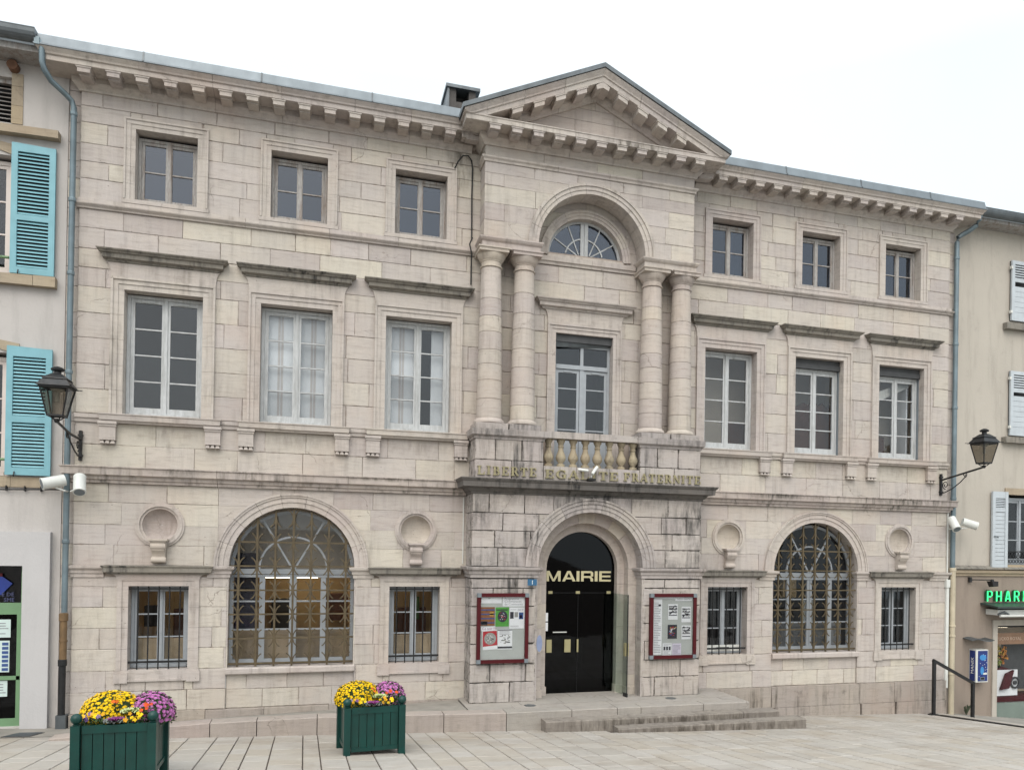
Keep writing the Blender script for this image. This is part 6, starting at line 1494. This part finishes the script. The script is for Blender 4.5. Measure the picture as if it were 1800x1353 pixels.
M['yellow'] = petal_mat('yellow_petals', (.86,.60,.008), (.80,.50,.008)); M['pink'] = petal_mat('mauve_pink_petals', (.56,.21,.48), (.44,.12,.36)); M['pink_eye'] = petal_mat('deep_mauve_petals', (.25,.03,.15), (.30,.06,.22))
M['orange'] = petal_mat('orange_petals', (.62,.09,.01), (.50,.05,.01)); M['amber'] = petal_mat('amber_petals', (.72,.38,.015), (.62,.27,.01)); M['violet'] = petal_mat('violet_petals', (.10,.04,.18), (.30,.25,.38))
def leaf_mat(name, c1, c2):
    t = NT(name); P = t.position(); n = t.noise(P, 16, 4); return t.bsdf(t.mix(t.mr(n, .35, .65), c1, c2), .55, 0, n, .2, .003, .3)
M['leaf'] = leaf_mat('dark_green_leaf', (.022,.045,.014), (.055,.095,.03)); M['cab_green'] = leaf_mat('pale_cabbage_leaf', (.36,.46,.17), (.55,.58,.32)); M['cab_purple'] = leaf_mat('purple_cabbage_leaf', (.13,.02,.11), (.28,.05,.22)); M['cab_rim'] = leaf_mat('grey_green_cabbage_leaf', (.12,.16,.12), (.22,.20,.22))
def mum(c_, rx, ry, h, fmat, n, label, name, seed, eye=None, fr=.026, sink=.0):
    R.seed(seed); t = thing(name, label, 'flowers', tuple(c_)); c_ = Vector(c_)
    fo = MB(); ctr = c_
    def pt(th, ph, k=1.0): return Vector((ctr.x+rx*k*math.cos(th)*math.cos(ph), ctr.y+ry*k*math.sin(th)*math.cos(ph), ctr.z+h*k*math.sin(ph)))
    rings = 7; seg = 16
    vs = [tuple(pt(2*PI*j/seg, -.5+(PI/2+.5)*i/rings, .86)) for i in range(rings) for j in range(seg)] + [tuple(pt(0, PI/2, .86))]
    fo._add(vs, [(i*seg+j, i*seg+(j+1) % seg, (i+1)*seg+(j+1) % seg, (i+1)*seg+j) for i in range(rings-1) for j in range(seg)] + [((rings-1)*seg+j, (rings-1)*seg+(j+1) % seg, rings*seg) for j in range(seg)])
    for k in range(520):
        th, ph_ = rr(0, 2*PI), math.asin(rr(-.45, 1)); p = pt(th, ph_, rr(.84,.95)); nn = (p-ctr); nn.z *= (rx/h)**1; d = nn.normalized()+Vector((rr(-.8,.8),rr(-.8,.8),rr(-.6,.5))); leaf_quad(fo, p, d, .022, rr(.03,.055), nn.normalized())
    fo.build('foliage', M['leaf'], t)
    fl = MB(); ey = MB(); pts = []; tries = 0
    while len(pts) < n and tries < n*40:
        tries += 1; th, ph_ = rr(0, 2*PI), math.asin(rr(-.28, 1)); p = pt(th, ph_, rr(.97,1.04))
        if all((p-q).length > fr*1.10 for q in pts): pts.append(p)
    for p in pts:
        nn = p-ctr; nn = Vector((nn.x/rx**2, nn.y/ry**2, nn.z/h**2)).normalized(); nn = (nn+Vector((rr(-.25,.25),rr(-.25,.25),rr(0,.25)))).normalized()
        fl.tone = R.random(); r0 = fr*rr(.8,1.12); flower(fl, p, nn, r0, 9, .22 if eye else .35, 2)
        if eye: ey.tone = R.random(); flower(ey, p+nn*r0*.12, nn, r0*.52, 7, .5)
    fl.build('blossoms', M[fmat], t, kind=None)
    if eye: ey.build('blossom_centres', M[eye], t)
def cabbage(c_, r, inner, outer, label, seed):
    R.seed(seed); t = thing('ornamental_cabbage', label, 'plant', tuple(c_)); c_ = Vector(c_)
    for nm, mat, rings in (('outer_leaves', outer, ((1.0,.10,11),(.86,.28,10))), ('inner_leaves', inner, ((.70,.45,9),(.50,.62,8),(.30,.8,6)))):
        m_ = MB()
        for q, el, n in rings:
            for k in range(n):
                a = 2*PI*(k+rr(-.2,.2))/n+q*3; d = Vector((math.cos(a), math.sin(a), 0)); s_ = Vector((-d.y, d.x, 0)); L = r*q; N = 6; wv = r*.42*(.5+q*.6)
                base = c_+Vector((0,0,.02)); tip = []
                for j in range(N+1):
                    u_ = -1+2*j/N; l_ = L*(1-.22*u_*u_); tip.append(tuple(base+d*l_*math.cos(el)+s_*u_*wv+Vector((0,0,l_*math.sin(el)*.75+r*.12*math.sin(j*2.6+k))))) 
                mid = [tuple(base+d*L*.5*math.cos(el)+s_*(-1+2*j/N)*wv*.6+Vector((0,0,L*.35*math.sin(el)))) for j in range(N+1)]
                m_._add([tuple(base)]+mid+tip, [(0, 1+j, 2+j) for j in range(N)] + [(1+j, 1+N+1+j, 2+N+1+j, 2+j) for j in range(N)])
        m_.build(nm, M[mat], t)
def pansies(c_, sx_, sy_, n, mats, label, seed, fr=.026):
    R.seed(seed); t = thing('pansies', label, 'flowers', tuple(c_)); c_ = Vector(c_); lf_ = MB()
    for k in range(n*9):
        p = c_+Vector((rr(-sx_,sx_),rr(-sy_,sy_),rr(-.02,.07))); leaf_quad(lf_, p, Vector((rr(-1,1),rr(-1,.6),rr(0,1))), .026, rr(.035,.06), Vector((0,0,1)))
    lf_.build('foliage', M['leaf'], t)
    for mi, mat in enumerate(mats):
        f_ = MB()
        for k in range(max(1, n//len(mats))):
            p = c_+Vector((rr(-sx_,sx_),rr(-sy_,sy_),rr(.06,.12))); f_.tone = R.random(); flower(f_, p, Vector((rr(-.3,.3),-1,rr(.3,.9))), fr*rr(.8,1.1), 5, .12)
        f_.build('blossoms', M[mat], t)
def planter(x0, y0, rz, w, h, label, where, seed):
    """x0,y0 = left front corner on the ground"""
    ca, sa = math.cos(rz), math.sin(rz); fx = lambda u_, v: (x0+u_*ca-v*sa, y0+u_*sa+v*ca)
    zb = G(*fx(w/2, w/2)); R.seed(seed)
    cx, cy = fx(w/2, w/2); t = thing('planter', label, 'planter', (cx, cy, zb), 'green slatted planters', rz)
    base = Vector((cx, cy, zb)); rotm = Matrix.Rotation(rz, 3, 'Z')
    hw = w/2
    def pb(name, m_, mat, smooth=False, parent=None):
        me = m_.mesh(name, M[mat], smooth); o = bpy.data.objects.new(name, me); COL.objects.link(o); o.parent = parent or t; return o
    gz_ = lambda x, y: -.03*(x*ca-y*sa)-.10*(x*sa+y*ca)
    p = .055; leg_me = None
    for sx_ in (-1, 1):
        for sy_ in (-1, 1):
            m_ = MB(); xx, yy = sx_*(hw-p/2-.01), sy_*(hw-p/2-.01); wq = .045
            m_.box(xx-wq,xx+wq*.9,yy-wq,yy+wq*.9,gz_(xx,yy)-.005,h); lg = pb('corner_post', m_, 'green_paint')
            q = MB(); prof = [(.012,h),(.03,h+.006),(.03,h+.014)] + [(max(.004,.055*math.sin(PI*k/10)), h+.067-.055*math.cos(PI*k/10)) for k in range(1,11)]
            q.lathe(prof, (xx,yy), 18); pb('ball_finial', q, 'green_paint', True, lg)
    n = 6; gp = (w-.172)/n
    board = MB().box(-gp/2+.004,gp/2-.004,-.010,.010,.10,h-.085)
    bme = board.mesh('board', M['green_paint'])
    for side in range(4):
        rot = (0,0,side*PI/2); ct, st = math.cos(side*PI/2), math.sin(side*PI/2); d = hw-.045
        for za, zc in ((h-.088, h-.006), (.085, .135)):
            rl = MB(); rl.box(-hw+.09,hw-.09,-d-.022,-d+.02,za,zc); o = pb('rail', rl, 'green_paint'); o.rotation_euler = rot
        for k in range(n):
            xx = -hw+.086+gp*(k+.5); o = bpy.data.objects.new('board', bme); COL.objects.link(o); o.parent = t; o.location = (xx*ct+d*st, xx*st-d*ct, 0); o.rotation_euler = rot
    m_ = MB(); m_.box(-hw+.06,hw-.06,-hw+.06,hw-.06,.14,h-.07); pb('soil', m_, 'soil')
    W_ = lambda u_, v, z: tuple(base + rotm @ Vector((u_, v, z)))
    k = w/.785
    mum(W_(-.13*k-.02*(seed==2), .12*k, h+.02), .30*k, .27*k, .235, 'yellow', 520, 'domed yellow chrysanthemum bush in the '+where, 'chrysanthemum', seed*10+1, fr=.0205)
    mum(W_(.25*k, .13*k, h+.0), .235*k, .24*k, .23, 'pink', 260, 'domed mauve pink chrysanthemum bush in the '+where, 'chrysanthemum', seed*10+2, eye='pink_eye', fr=.0245)
    cabbage(W_(-.01*k, -.27*k, h-.01), .125, 'cab_purple', 'cab_rim', 'purple ornamental cabbage in the '+where, seed*10+3)
    cabbage(W_(.10*k, -.13*k, h+.06), .11, 'cab_green', 'cab_green', 'pale green ornamental cabbage in the '+where, seed*10+4)
    pansies(W_(-.24*k, -.27*k, h-.03), .12, .07, 15, ['amber','yellow','violet'], 'yellow and violet pansies at the left front of the '+where, seed*10+5)
    pansies(W_(.16*k, -.28*k, h-.03), .10, .06, 10, ['amber','yellow'], 'amber pansies beside the purple cabbage in the '+where, seed*10+6)
    pansies(W_(.25*k, -.17*k, h+.04), .10, .05, 6, ['orange'], 'orange pansies in front of the mauve bush in the '+where, seed*10+7, .024)
    pansies(W_(-.02*k, -.14*k, h+.10), .06, .04, 2, ['orange'], 'single orange pansies in front of the yellow bush in the '+where, seed*10+8, .022)
planter(-7.10, -5.02, .005, .785, .655, 'large green slatted planter nearest the camera at the left', 'left planter', 1)
planter(-4.365, -3.60, .10, .785, .665, 'green slatted planter farther back, left of the door', 'right planter', 2)
